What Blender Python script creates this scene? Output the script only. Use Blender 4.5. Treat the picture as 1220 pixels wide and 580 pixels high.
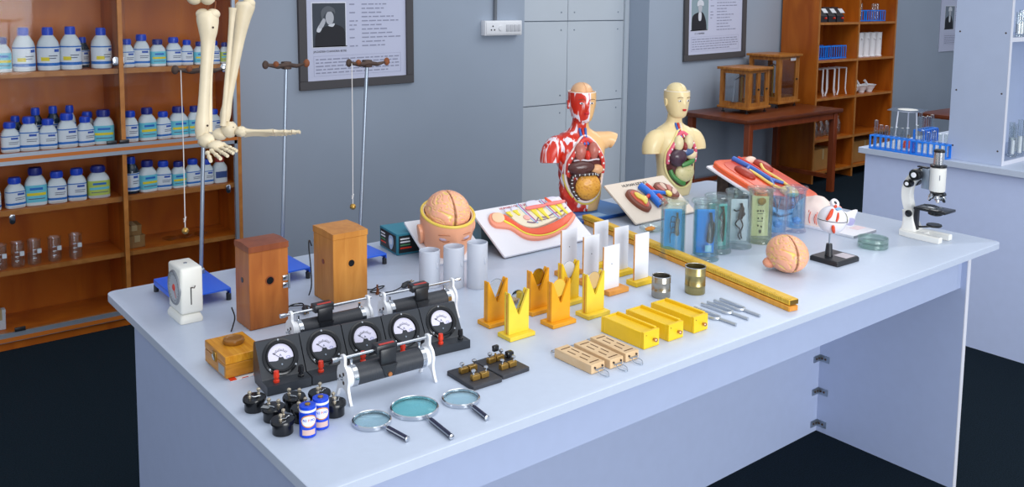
import bpy, bmesh, math, random
from mathutils import Vector, Matrix, noise, Euler
random.seed(7)
S = bpy.context.scene
for o in list(bpy.data.objects): bpy.data.objects.remove(o)
COL = S.collection
PI = math.pi

# ------------------------------------------------------------------ camera
def make_camera():
    yaw, pitch, roll = 0.6767, 0.1079, 0.0119
    f = Vector((math.sin(yaw)*math.cos(pitch), math.cos(yaw)*math.cos(pitch), -math.sin(pitch)))
    r = Vector((math.cos(yaw), -math.sin(yaw), 0)); u = r.cross(f)
    c, s = math.cos(roll), math.sin(roll)
    r2 = c*r+s*u; u2 = -s*r+c*u
    cd = bpy.data.cameras.new('camera'); co = bpy.data.objects.new('camera', cd); COL.objects.link(co)
    m = Matrix((( r2.x, u2.x, -f.x), (r2.y, u2.y, -f.y), (r2.z, u2.z, -f.z))).to_4x4()
    m.translation = (-0.5489, -1.121, 1.4776)
    co.matrix_world = m
    cd.sensor_width = 36; cd.lens = 1069.44/1220*36
    cd.shift_y = -(290-109.0)/1220; cd.clip_start = .05; cd.clip_end = 60
    S.camera = co
make_camera()

# ------------------------------------------------------------------ world, lights, exposure
W = bpy.data.worlds.new('world'); S.world = W; W.use_nodes = True
bg = W.node_tree.nodes['Background']; bg.inputs[0].default_value = (.84, .90, 1, 1); bg.inputs[1].default_value = .74
def area(name, loc, size, energy, target, col=(1, 1, 1)):
    l = bpy.data.lights.new(name, 'AREA'); l.shape = 'RECTANGLE'; l.size, l.size_y = size; l.energy = energy; l.color = col
    o = bpy.data.objects.new(name, l); COL.objects.link(o); o.location = loc
    o.rotation_euler = (Vector(target)-Vector(loc)).to_track_quat('-Z', 'Y').to_euler()
    o['category'] = 'light'; o['label'] = name.replace('_', ' ') + ' above the lab out of view'
    return o
area('ceiling_light_panel', (1.3, -.2, 3.0), (2.6, 1.4), 18, (1.3, 0, 0), (1, .985, .96))
area('ceiling_light_panel', (4.6, 1.4, 3.0), (2.6, 1.4), 34, (4.6, 1.6, 0), (1, .985, .96))
area('window_daylight', (.35, -3.5, 1.45), (2.4, 1.8), 112, (1.7, 1, .8), (.97, .985, 1))
S.view_settings.view_transform = 'Standard'; S.view_settings.look = 'None'
S.cycles.transparent_max_bounces = 48
S.view_settings.exposure = 0.10; S.view_settings.gamma = 1; S.view_settings.use_curve_mapping = False

# ------------------------------------------------------------------ materials
def lin(c):
    if isinstance(c, str):
        c = c.lstrip('#'); c = [int(c[i:i+2], 16)/255 for i in (0, 2, 4)]
    return tuple((x/12.92 if x <= .04045 else ((x+.055)/1.055)**2.4) for x in c)
MATS = {}
def mat(name, col, rough=.5, metal=0, var=0, scale=30, bump=0, spec=.5, stretch=(1, 1, 1), emit=None, coat=0):
    if name in MATS: return MATS[name]
    m = bpy.data.materials.new(name); m.use_nodes = True; nt = m.node_tree; p = nt.nodes['Principled BSDF']
    c = lin(col)
    p.inputs['Base Color'].default_value = (*c, 1); p.inputs['Roughness'].default_value = rough
    p.inputs['Metallic'].default_value = metal; p.inputs['Specular IOR Level'].default_value = spec
    p.inputs['Coat Weight'].default_value = coat
    if var or bump:
        tc = nt.nodes.new('ShaderNodeTexCoord'); mp = nt.nodes.new('ShaderNodeMapping'); mp.inputs['Scale'].default_value = stretch
        nz = nt.nodes.new('ShaderNodeTexNoise'); nz.inputs['Scale'].default_value = scale; nz.inputs['Detail'].default_value = 5
        nt.links.new(tc.outputs['Object'], mp.inputs[0]); nt.links.new(mp.outputs[0], nz.inputs['Vector'])
        if var:
            rp = nt.nodes.new('ShaderNodeValToRGB'); rp.color_ramp.elements[0].position = .3; rp.color_ramp.elements[1].position = .7
            rp.color_ramp.elements[0].color = (*[x*(1-var) for x in c], 1); rp.color_ramp.elements[1].color = (*[min(1, x*(1+var)) for x in c], 1)
            nt.links.new(nz.outputs['Fac'], rp.inputs[0]); nt.links.new(rp.outputs[0], p.inputs['Base Color'])
        if bump:
            b = nt.nodes.new('ShaderNodeBump'); b.inputs['Strength'].default_value = bump; b.inputs['Distance'].default_value = .002
            nt.links.new(nz.outputs['Fac'], b.inputs['Height']); nt.links.new(b.outputs[0], p.inputs['Normal'])
    MATS[name] = m; return m
def wood(name, c1, c2, stretch=(4, 4, .6), scale=14, rough=.4, spec=.4):
    if name in MATS: return MATS[name]
    m = bpy.data.materials.new(name); m.use_nodes = True; nt = m.node_tree; p = nt.nodes['Principled BSDF']
    tc = nt.nodes.new('ShaderNodeTexCoord'); mp = nt.nodes.new('ShaderNodeMapping'); mp.inputs['Scale'].default_value = stretch
    nz = nt.nodes.new('ShaderNodeTexNoise'); nz.inputs['Scale'].default_value = scale; nz.inputs['Detail'].default_value = 6; nz.inputs['Distortion'].default_value = .8
    rp = nt.nodes.new('ShaderNodeValToRGB'); rp.color_ramp.elements[0].position = .32; rp.color_ramp.elements[1].position = .68
    rp.color_ramp.elements[0].color = (*lin(c1), 1); rp.color_ramp.elements[1].color = (*lin(c2), 1)
    nt.links.new(tc.outputs['Object'], mp.inputs[0]); nt.links.new(mp.outputs[0], nz.inputs['Vector'])
    nt.links.new(nz.outputs['Fac'], rp.inputs[0]); nt.links.new(rp.outputs[0], p.inputs['Base Color'])
    p.inputs['Roughness'].default_value = rough; p.inputs['Specular IOR Level'].default_value = spec
    MATS[name] = m; return m
def glass(name, tint='#ffffff', gloss=.10, diffuse=0.0, dcol='#ffffff', rough=.03, fres=.45):
    """see-through glass: tinted transparency, fresnel reflection and a little body colour"""
    if name in MATS: return MATS[name]
    m = bpy.data.materials.new(name); m.use_nodes = True; nt = m.node_tree; nt.nodes.clear()
    out = nt.nodes.new('ShaderNodeOutputMaterial'); tr = nt.nodes.new('ShaderNodeBsdfTransparent'); tr.inputs[0].default_value = (*lin(tint), 1)
    gl = nt.nodes.new('ShaderNodeBsdfGlossy'); gl.inputs['Roughness'].default_value = rough
    df = nt.nodes.new('ShaderNodeBsdfDiffuse'); df.inputs[0].default_value = (*lin(dcol), 1)
    m1 = nt.nodes.new('ShaderNodeMixShader'); m1.inputs[0].default_value = diffuse
    nt.links.new(tr.outputs[0], m1.inputs[1]); nt.links.new(df.outputs[0], m1.inputs[2])
    lw = nt.nodes.new('ShaderNodeLayerWeight'); lw.inputs[0].default_value = .25
    mu = nt.nodes.new('ShaderNodeMath'); mu.operation = 'MULTIPLY_ADD'; mu.inputs[1].default_value = fres; mu.inputs[2].default_value = gloss*.3; mu.use_clamp = True
    nt.links.new(lw.outputs['Fresnel'], mu.inputs[0])
    m2 = nt.nodes.new('ShaderNodeMixShader'); nt.links.new(mu.outputs[0], m2.inputs[0])
    nt.links.new(m1.outputs[0], m2.inputs[1]); nt.links.new(gl.outputs[0], m2.inputs[2]); nt.links.new(m2.outputs[0], out.inputs[0])
    MATS[name] = m; return m
def attr_mat(name, rough=.35, spec=.5, coat=0):
    if name in MATS: return MATS[name]
    m = bpy.data.materials.new(name); m.use_nodes = True; nt = m.node_tree; p = nt.nodes['Principled BSDF']
    a = nt.nodes.new('ShaderNodeAttribute'); a.attribute_name = 'Col'
    nt.links.new(a.outputs['Color'], p.inputs['Base Color']); p.inputs['Roughness'].default_value = rough
    p.inputs['Specular IOR Level'].default_value = spec; p.inputs['Coat Weight'].default_value = coat
    MATS[name] = m; return m
def muscle_mat(name, split, skin='#e8b87c'):
    """red and white muscle streaks on one half, painted skin on the other"""
    m = bpy.data.materials.new(name); m.use_nodes = True; nt = m.node_tree; p = nt.nodes['Principled BSDF']
    tc = nt.nodes.new('ShaderNodeTexCoord'); mp = nt.nodes.new('ShaderNodeMapping'); mp.inputs['Scale'].default_value = (1, 1, .22); mp.inputs['Rotation'].default_value = (.2, .5, .3)
    nz = nt.nodes.new('ShaderNodeTexNoise'); nz.inputs['Scale'].default_value = 60; nz.inputs['Detail'].default_value = 2; nz.inputs['Distortion'].default_value = .6
    rp = nt.nodes.new('ShaderNodeValToRGB'); e = rp.color_ramp.elements
    e[0].position = .47; e[0].color = (*lin('#cf2f1c'), 1); e[1].position = .57; e[1].color = (*lin('#efe6ee'), 1)
    n = e.new(.52); n.color = (*lin('#de5a45'), 1)
    nt.links.new(tc.outputs['Object'], mp.inputs[0]); nt.links.new(mp.outputs[0], nz.inputs['Vector']); nt.links.new(nz.outputs['Fac'], rp.inputs[0])
    sx = nt.nodes.new('ShaderNodeSeparateXYZ'); nt.links.new(tc.outputs['Object'], sx.inputs[0])
    gt = nt.nodes.new('ShaderNodeMath'); gt.operation = 'GREATER_THAN'; gt.inputs[1].default_value = split; nt.links.new(sx.outputs['X'], gt.inputs[0])
    mx = nt.nodes.new('ShaderNodeMixRGB'); nt.links.new(gt.outputs[0], mx.inputs[0]); nt.links.new(rp.outputs[0], mx.inputs[1]); mx.inputs[2].default_value = (*lin(skin), 1)
    nt.links.new(mx.outputs[0], p.inputs['Base Color']); p.inputs['Roughness'].default_value = .28
    MATS[name] = m; return m

WHITE_LAM = mat('white_laminate', '#c3cee0', .35, var=.015, scale=60)
LAM_SIDE = mat('grey_laminate', '#afbddd', .45, var=.015, scale=30)
LAM_BENCH = mat('bench_laminate', '#c3d0f0', .45, var=.015, scale=30)
LAM_CAB = mat('grey_laminate_cabinet', '#b0bdd6', .5, var=.02, scale=12)
EDGE = mat('edge_banding', '#e2e4ee', .4)
WALL = mat('wall_paint', '#9eaaba', .85, var=.04, scale=1.6, bump=.05)
WALL_L = mat('door_paint', '#c4cdd6', .7, var=.03, scale=2)
CARPET = mat('carpet', '#142029', 1, var=.35, scale=220, bump=.6, spec=.1)
CAB_WOOD = wood('cabinet_wood', '#ad5410', '#d0741e', (1.2, 2, .35), 5, .35)
CAB_EDGE = wood('cabinet_edge', '#a8682c', '#bd7c3c', (3, 3, 3), 6, .4)
SH_WOOD = wood('shelf_wood', '#a04e10', '#c26c1e', (1.2, 2, .35), 5, .35)
BROWN = wood('brown_table_wood', '#5c2a14', '#74391c', (.5, 3, 3), 6, .3)
BROWN_EDGE = wood('brown_frame', '#7a3517', '#934522', (3, 3, .5), 6, .35)
DARKBOX = wood('dark_box_wood', '#98521f', '#b0682c', (5, 5, .8), 10, .35)
DARKBOX_S = wood('dark_box_wood_lid', '#7d3d1e', '#8f4b27', (5, 5, .8), 10, .35)
LIGHTBOX = wood('light_box_wood', '#b9762c', '#cb8a3c', (5, 5, .8), 10, .4)
HONEY = wood('honey_wood', '#c07b16', '#d99a30', (14, .8, 4), 12, .28)
HONEY_B = wood('honey_wood_dark', '#ad6d18', '#c98b2c', (2, 2, 9), 9, .3)
BALWOOD = wood('balance_wood', '#96561a', '#b87a32', (4, 4, .8), 12, .35)
BLACK = mat('black_plastic', '#25272c', .35, var=.1, scale=20)
BLACK_S = mat('black_gloss', '#15171b', .2)
TUBE = mat('rheostat_coil', '#33363c', .45, bump=.3, scale=120, stretch=(6, .2, .2))
PWHITE = mat('white_enamel', '#eceef2', .3)
CREAMWHITE = mat('ivory_enamel', '#e8e8e0', .35)
CHROME = mat('chrome', '#d0d4da', .15, 1)
STEEL = mat('steel_rod', '#9aa6b4', .35, .8)
BRASS = mat('brass', '#b8914a', .35, .85)
IRON = mat('rusty_iron', '#4a3a33', .6, .4, var=.4, scale=60)
RUST = mat('rust', '#7a4526', .7, .2, var=.3, scale=60)
RED = mat('red_plastic', '#dc3618', .35)
BLUE = mat('blue_painted_steel', '#1d5fdc', .35)
RBLUE = mat('blue_rack_plastic', '#1d84f0', .4)
YEL = mat('yellow_paint', '#f3c81c', .4, var=.03, scale=40)
YEL_L = mat('pale_yellow_paint', '#f3d23f', .42, var=.04, scale=40)
YEL_O = mat('orange_yellow_paint', '#eda51c', .42, var=.05, scale=40)
DEALWOOD = wood('deal_wood', '#d8b486', '#e2c39a', (2, 2, 6), 9, .55)
ORWOOD = wood('orange_wood', '#d68a34', '#e6a04a', (2, 6, 6), 9, .5)
BONE = mat('bone_plastic', '#e2d3b4', .45, var=.08, scale=25, bump=.2)
WCARD = mat('white_card', '#e6e8ef', .6)
GLASS = glass('clear_glass', '#fafcfc', .25, fres=.3)
GLASS_PANE = glass('pane_glass', '#f8f9fa', .03, fres=.12)
GLASS_G = glass('greenish_glass', '#f6fbf9', .2, .03, '#cfe6de', fres=.25)
LENS = glass('lens_glass', '#f4fdfe', .1, .03, '#d4f8fa', fres=.12)
LENS_T = glass('teal_lens_glass', '#e4fafa', .1, .07, '#8cf2f0', fres=.12)
FROST = glass('frosted_glass', '#eef2f8', .1, .62, '#e3e8f2', .3)

# ------------------------------------------------------------------ mesh builder
class B:
    def __init__(s): s.bm = bmesh.new()
    def _x(s, vs, M):
        if M is not None: bmesh.ops.transform(s.bm, matrix=M, verts=vs)
    def box(s, x0, x1, y0, y1, z0, z1, bev=0, M=None, seg=2):
        v = [s.bm.verts.new(p) for p in ((x0,y0,z0),(x1,y0,z0),(x1,y1,z0),(x0,y1,z0),(x0,y0,z1),(x1,y0,z1),(x1,y1,z1),(x0,y1,z1))]
        fs = [s.bm.faces.new([v[i] for i in q]) for q in ((3,2,1,0),(4,5,6,7),(0,1,5,4),(1,2,6,5),(2,3,7,6),(3,0,4,7))]
        if bev:
            es = list({e for f in fs for e in f.edges})
            r = bmesh.ops.bevel(s.bm, geom=es, offset=bev, segments=seg, affect='EDGES', profile=.5)
            vv = set(r['verts'])
            for f in r['faces']: vv.update(f.verts)
            v = [a for a in set(v) | vv if a.is_valid]
            # include the shrunken original faces
            for f in fs:
                if f.is_valid: v += [a for a in f.verts if a not in v]
            v = list(set(v))
        s._x(v, M); return s
    def prism(s, pts, z0, z1, M=None, bev=0, taper=1.0):
        n = len(pts)
        cx = sum(p[0] for p in pts)/n; cy = sum(p[1] for p in pts)/n
        area2 = sum(pts[i][0]*pts[(i+1)%n][1]-pts[(i+1)%n][0]*pts[i][1] for i in range(n))
        if area2 < 0: pts = pts[::-1]
        lay = [(z0, 0)] + ([(z1-bev, 0), (z1-bev*.3, bev*.7), (z1, bev*1.6)] if bev else [(z1, 0)])
        rings = []
        for z, ins in lay:
            ring = []
            for i, p in enumerate(pts):
                a, b = pts[i-1], pts[(i+1) % n]
                tx, ty = b[0]-a[0], b[1]-a[1]; l = math.hypot(tx, ty) or 1
                k = 1 if z == z0 else taper
                ring.append(s.bm.verts.new((cx+(p[0]-cx)*k-ty/l*ins, cy+(p[1]-cy)*k+tx/l*ins, z)))
            rings.append(ring)
        for a, b in zip(rings, rings[1:]):
            for i in range(n): s.bm.faces.new((a[i], a[(i+1) % n], b[(i+1) % n], b[i]))
        s.bm.faces.new(rings[0][::-1]); s.bm.faces.new(rings[-1])
        s._x([v for r in rings for v in r], M); return s
    def lathe(s, prof, n=24, M=None, sx=1, sy=1):
        rings = []; allv = []
        for r, z in prof:
            if r < 1e-6: v = s.bm.verts.new((0, 0, z)); rings.append([v]); allv.append(v)
            else:
                ring = [s.bm.verts.new((r*sx*math.cos(2*PI*i/n), r*sy*math.sin(2*PI*i/n), z)) for i in range(n)]
                rings.append(ring); allv += ring
        for a, b in zip(rings, rings[1:]):
            for i in range(n):
                j = (i+1) % n
                if len(a) == 1 and len(b) == 1: continue
                if len(a) == 1: s.bm.faces.new((a[0], b[j], b[i]))
                elif len(b) == 1: s.bm.faces.new((a[i], a[j], b[0]))
                else: s.bm.faces.new((a[i], a[j], b[j], b[i]))
        s._x(allv, M); return s
    def cyl(s, p0, p1, r0, r1=None, n=16):
        p0, p1 = Vector(p0), Vector(p1); d = p1-p0; r1 = r0 if r1 is None else r1
        M = Matrix.Translation(p0) @ d.to_track_quat('Z', 'Y').to_matrix().to_4x4()
        return s.lathe([(0, 0), (r0, 0), (r1, d.length), (0, d.length)], n, M)
    def tube(s, pts, r, n=8, closed=False):
        pts = [Vector(p) for p in pts]; m = len(pts); rings = []
        rr = r if isinstance(r, (list, tuple)) else [r]*m
        up = None
        for i, p in enumerate(pts):
            if closed: t = pts[(i+1) % m]-pts[i-1]
            else: t = pts[min(i+1, m-1)]-pts[max(i-1, 0)]
            t = t.normalized() if t.length else Vector((0, 0, 1))
            if up is None: up = t.orthogonal().normalized()
            up = (up-t*up.dot(t)); up = up.normalized() if up.length > 1e-6 else t.orthogonal().normalized()
            w = t.cross(up)
            rings.append([s.bm.verts.new(p+(up*math.cos(2*PI*k/n)+w*math.sin(2*PI*k/n))*rr[i]) for k in range(n)])
        pr = list(zip(rings, rings[1:])) + ([(rings[-1], rings[0])] if closed else [])
        for a, b in pr:
            for k in range(n): s.bm.faces.new((a[k], a[(k+1) % n], b[(k+1) % n], b[k]))
        if not closed: s.bm.faces.new(rings[0][::-1]); s.bm.faces.new(rings[-1])
        return s
    def ell(s, c, r, nu=20, nv=14, fn=None, M=None):
        """ellipsoid; fn(direction) -> radius factor"""
        rings = []; allv = []
        for j in range(nv+1):
            th = PI*j/nv
            if j in (0, nv): ds = [Vector((0, 0, math.cos(th)))]
            else: ds = [Vector((math.sin(th)*math.cos(2*PI*i/nu), math.sin(th)*math.sin(2*PI*i/nu), math.cos(th))) for i in range(nu)]
            ring = []
            for d in ds:
                k = fn(d) if fn else 1
                v = s.bm.verts.new((c[0]+d.x*r[0]*k, c[1]+d.y*r[1]*k, c[2]+d.z*r[2]*k)); ring.append(v)
            rings.append(ring); allv += ring
        for a, b in zip(rings, rings[1:]):
            for i in range(nu):
                j = (i+1) % nu
                if len(a) == 1: s.bm.faces.new((a[0], b[i], b[j]))
                elif len(b) == 1: s.bm.faces.new((a[i], b[0], a[j]))
                else: s.bm.faces.new((a[i], b[i], b[j], a[j]))
        s._x(allv, M); return s
    def loft(s, rings, cap=(True, True)):
        R = [[s.bm.verts.new(p) for p in ring] for ring in rings]; n = len(R[0])
        for a, b in zip(R, R[1:]):
            for k in range(n): s.bm.faces.new((a[k], a[(k+1) % n], b[(k+1) % n], b[k]))
        if cap[0]: s.bm.faces.new(R[0][::-1])
        if cap[1]: s.bm.faces.new(R[-1])
        return s
    def obj(s, name, m, parent=None, loc=(0, 0, 0), rot=(0, 0, 0), ang=38, color=None):
        me = bpy.data.meshes.new(name)
        bmesh.ops.recalc_face_normals(s.bm, faces=s.bm.faces)
        if color:
            cols = [color(v.co) for v in s.bm.verts]
        s.bm.to_mesh(me); s.bm.free()
        if color:
            at = me.color_attributes.new('Col', 'FLOAT_COLOR', 'POINT')
            at.data.foreach_set('color', [x for c in cols for x in (*c, 1)])
        me.polygons.foreach_set('use_smooth', [True]*len(me.polygons)); me.set_sharp_from_angle(angle=math.radians(ang))
        me.materials.append(m)
        o = bpy.data.objects.new(name, me); COL.objects.link(o); o.location = loc; o.rotation_euler = rot
        if parent: o.parent = parent
        return o
def tag(o, label, cat, group=None, kind=None):
    o['label'] = label
    if cat: o['category'] = cat
    if group: o['group'] = group
    if kind: o['kind'] = kind
    return o
def thing(name, label, cat, loc=(0, 0, 0), rz=0, group=None, rot=None):
    o = bpy.data.objects.new(name, None); COL.objects.link(o); o.location = loc; o.rotation_euler = rot or (0, 0, rz); o.empty_display_size = .03
    return tag(o, label, cat, group)
def struct(o): o['kind'] = 'structure'; return o
def dup(root, loc=None, rz=None, label=None, group=None, scale=None):
    r = root.copy(); COL.objects.link(r)
    if loc is not None: r.location = loc
    if rz is not None: r.rotation_euler = (0, 0, rz)
    if scale is not None: r.scale = scale
    if label: r['label'] = label
    if group: r['group'] = group
    for ch in list(root.children):
        c = ch.copy(); COL.objects.link(c); c.parent = r
        for g in ch.children:
            d = g.copy(); COL.objects.link(d); d.parent = c
    return r
def text(name, s, size, m, parent, M, ext=.0004, align='CENTER'):
    cu = bpy.data.curves.new(name, 'FONT'); cu.body = s; cu.size = size; cu.align_x = align; cu.extrude = ext
    ob = bpy.data.objects.new(name, cu); COL.objects.link(ob)
    me = bpy.data.meshes.new_from_object(ob.evaluated_get(bpy.context.evaluated_depsgraph_get()))
    bpy.data.objects.remove(ob); me.transform(M); me.materials.clear(); me.materials.append(m)
    o = bpy.data.objects.new(name, me); COL.objects.link(o); o.parent = parent; return o
def cr(pts, n=5, closed=True):
    out = []; m = len(pts)
    for i in range(m if closed else m-1):
        p = [Vector(pts[(i+k) % m]) if closed else Vector(pts[min(max(i+k, 0), m-1)]) for k in (-1, 0, 1, 2)]
        for j in range(n):
            t = j/n
            out.append(tuple(.5*((2*p[1])+(-p[0]+p[2])*t+(2*p[0]-5*p[1]+4*p[2]-p[3])*t*t+(-p[0]+3*p[1]-3*p[2]+p[3])*t**3)))
    if not closed: out.append(tuple(pts[-1]))
    return out
def oval(cx, cy, rx, ry, n=24): return [(cx+rx*math.cos(2*PI*i/n), cy+ry*math.sin(2*PI*i/n)) for i in range(n)]
def rrect(x0, x1, y0, y1, r, n=5):
    out = []
    for cx, cy, a in ((x1-r, y1-r, 0), (x0+r, y1-r, PI/2), (x0+r, y0+r, PI), (x1-r, y0+r, 1.5*PI)):
        out += [(cx+r*math.cos(a+PI/2*i/n), cy+r*math.sin(a+PI/2*i/n)) for i in range(n+1)]
    return out
RX90 = Matrix.Rotation(PI/2, 4, 'X')     # local xy -> xz, extrusion towards -y
ORD = ['first', 'second', 'third', 'fourth', 'fifth', 'sixth', 'seventh', 'eighth', 'ninth', 'tenth', 'eleventh', 'twelfth', 'thirteenth']

# ================================================================== THE SETTING
WY = 3.22
def setting():
    b = B(); b.box(-3.5, 10, -5, 3.7, -.05, 0); o = struct(b.obj('floor', CARPET)); o['label'] = 'dark navy carpet floor of the laboratory'
    b = B(); b.box(-3.5, 3.03, WY, WY+.3, 0, 3.2); o = struct(b.obj('wall_back', WALL)); o['label'] = 'grey painted back wall beside the glass cabinet'
    b = B(); b.box(4.167, 10, WY, WY+.3, 0, 3.2); o = struct(b.obj('wall_back_right', WALL)); o['label'] = 'grey painted back wall behind the brown table'
    b = B(); b.box(3.03, 4.167, 3.48, 3.52, 0, 3.2); o = struct(b.obj('wall_recess', WALL_L)); o['label'] = 'back of the shallow wall recess'
    # panelled board in the recess: separate sheets with joints
    d = thing('door_1', 'pale grey panelled board closing the wall recess', None)
    d['kind'] = 'structure'
    xs = [3.03, 3.583, 4.125]; zs = [.0, .735, 1.30, 1.95]
    for i in range(2):
        for j in range(3):
            b = B(); b.box(xs[i]+.002, xs[i+1]-.002, 3.425, 3.445, zs[j]+.003, zs[j+1]-.003, .0015, seg=1); p = b.obj('panel', WALL_L, d)
            for zz in (zs[j]+.06, zs[j+1]-.06):
                for xx in (xs[i]+.06, xs[i+1]-.06):
                    q = B(); q.lathe([(0, 0), (.006, 0), (.005, .002), (0, .003)], 8, Matrix.Translation((xx, 3.425, zz)) @ RX90); q.obj('screw', STEEL, p)
    b = B(); b.box(3.03, 4.167, 3.446, 3.48, 0, 1.95); b.obj('backing', WALL, d)
    b = B(); b.box(4.127, 4.165, 3.41, 3.445, 0, 1.95); b.obj('frame', WALL_L, d)
    b = B(); b.box(10, 10.1, -5, 3.7, 0, 3.2); o = struct(b.obj('wall_right', WALL)); o['label'] = 'grey side wall far right'
setting()

def poster(x, z, w, h, name, variant, label, frame=True, tilt=0):
    t = thing('wall_poster', label, 'poster', (x, WY, z), rot=(0, tilt, 0))
    FR = mat('poster_frame', '#4c4a4d', .6); PAPER = mat('poster_paper', '#c9cde4', .6)
    INK = mat('poster_ink', '#9498b0', .7); DARK = mat('poster_dark_ink', '#33343f', .7); LINE = mat('poster_rule', '#b0b4cc', .7)
    fw = .046 if frame else 0
    if frame:
        b = B()
        for a in ((0, w, 0, fw), (0, w, h-fw, h), (0, fw, fw, h-fw), (w-fw, w, fw, h-fw)): b.box(a[0], a[1], -.02, -.001, a[2], a[3], .002, seg=1)
        b.obj('frame', FR, t)
    b = B(); b.box(fw, w-fw, -.008, -.002, fw, h-fw); pp = b.obj('paper', PAPER, t)
    Y = -.0085
    def flat(nm, pts, m, par, dy=0):
        b = B(); b.prism([(p[0], p[1]) for p in pts], 0, .0006, Matrix.Translation((0, Y-dy, 0)) @ RX90); return b.obj(nm, m, par)
    px0, px1, pz0, pz1 = .082, .275, .225, .455
    flat('photo_border', rrect(px0-.006, px1+.006, pz0-.006, pz1+.006, .001, 1), mat('photo_border', '#dfe2ee', .6), t)
    ph = flat('photograph', rrect(px0, px1, pz0, pz1, .001, 1), mat('photo_back_%d' % variant, ['#3f4650', '#8ea2ab', '#7c8794'][variant], .7), t, .0007)
    cx = (px0+px1)/2
    SK = mat('photo_face', '#b9bcc4', .7); SU = mat('photo_suit', '#23242b', .7); SH = mat('photo_light', '#d6dae2', .7); HA = mat('photo_hair', '#5f646c', .7)
    if variant == 0:
        flat('suit', cr([(px0+.012, pz0+.003), (px0+.012, pz0+.004), (px0+.02, pz0+.07), (cx-.03, pz0+.105), (cx, pz0+.11), (cx+.045, pz0+.115), (px1-.006, pz0+.085), (px1-.004, pz0+.004), (px1-.004, pz0+.003)]), SU, ph, .0014)
        flat('sleeve_cuff', cr([(px0+.022, pz0+.085), (px0+.04, pz0+.078), (px0+.056, pz0+.105), (px0+.04, pz0+.118)]), SH, ph, .0019)
        flat('hand', cr([(px0+.034, pz0+.105), (px0+.056, pz0+.1), (px0+.075, pz0+.135), (px0+.062, pz0+.15)]), SK, ph, .0022)
        flat('face', oval(cx+.003, pz0+.152, .024, .036), SK, ph, .0019)
        flat('hair', cr([(cx-.042, pz0+.145), (cx-.046, pz0+.19), (cx-.01, pz0+.215), (cx+.03, pz0+.2), (cx+.034, pz0+.17), (cx+.022, pz0+.185), (cx-.018, pz0+.18)]), HA, ph, .0025)
        flat('collar', cr([(cx-.008, pz0+.112), (cx+.02, pz0+.105), (cx+.032, pz0+.122), (cx+.012, pz0+.12)]), SH, ph, .0024)
    else:
        flat('suit', cr([(px0+.004, pz0+.003), (px0+.004, pz0+.004), (px0+.01, pz0+.1), (cx-.03, pz0+.13), (cx+.03, pz0+.13), (px1-.03, pz0+.07), (px1-.02, pz0+.004), (px1-.02, pz0+.003)]), SU, ph, .0014)
        flat('shirt', cr([(cx-.015, pz0+.075), (cx+.012, pz0+.075), (cx+.014, pz0+.13), (cx-.016, pz0+.13)]), SH, ph, .0018)
        flat('face', oval(cx, pz0+.165, .022, .034), SK, ph, .0021)
        flat('headwear', cr([(cx-.034, pz0+.178), (cx-.03, pz0+.21), (cx, pz0+.226), (cx+.034, pz0+.21), (cx+.036, pz0+.18), (cx, pz0+.187)]), SH, ph, .0025)
    if name: text('caption', name, (.0158 if len(name) > 12 else .019), DARK, t, Matrix.Translation((cx+(.004 if len(name) > 12 else 0), Y-.0002, .195)) @ RX90)
    rnd = random.Random(variant+3)
    def words(nm, x0, x1, z, hh=.0065, m=INK):
        b = B(); xx = x0
        while xx < x1-.012:
            l = rnd.uniform(.014, .046); e = min(xx+l, x1)
            b.box(xx, e, Y-.0006, Y, z, z+hh); xx = e+.008
        b.obj(nm, m, t)
    for i in range(11):
        z = .445-i*.0225
        if i in (0, 2, 4, 5, 6, 8, 10)[:7 if variant == 0 else 5]: words('printed_word', .30, .30+rnd.uniform(.025, .055), z)
        words('printed_line', .375, .375+rnd.uniform(.10, w-fw-.03-.375), z)
    b = B()
    bx0, bx1, bz0, bz1 = .085, w-fw-.035, .07, .175
    for a in ((bx0, bx1, bz0, bz0+.002), (bx0, bx1, bz1, bz1+.002), (bx0, bx0+.002, bz0, bz1), (bx1-.002, bx1, bz0, bz1)): b.box(a[0], a[1], Y-.0006, Y, a[2], a[3])
    b.obj('text_box_rule', LINE, t)
    for i in range(5): words('printed_line', bx0+.012, bx1-(.012 if i < 4 else rnd.uniform(.03, .12)), .155-i*.018)
    return t
poster(1.506, .962, .70, .98, 'JAGADISH CHANDRA BOSE', 0, 'large dark-framed portrait poster left of the wall switches', tilt=-.012)
poster(4.535, 1.0, .727, .98, 'C. V. RAMAN', 1, 'dark-framed portrait poster above the brown side table', tilt=-.02)
poster(8.41, .955, .62, .95, None, 2, 'unframed portrait poster half hidden behind the bench cabinet', frame=False)

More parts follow.
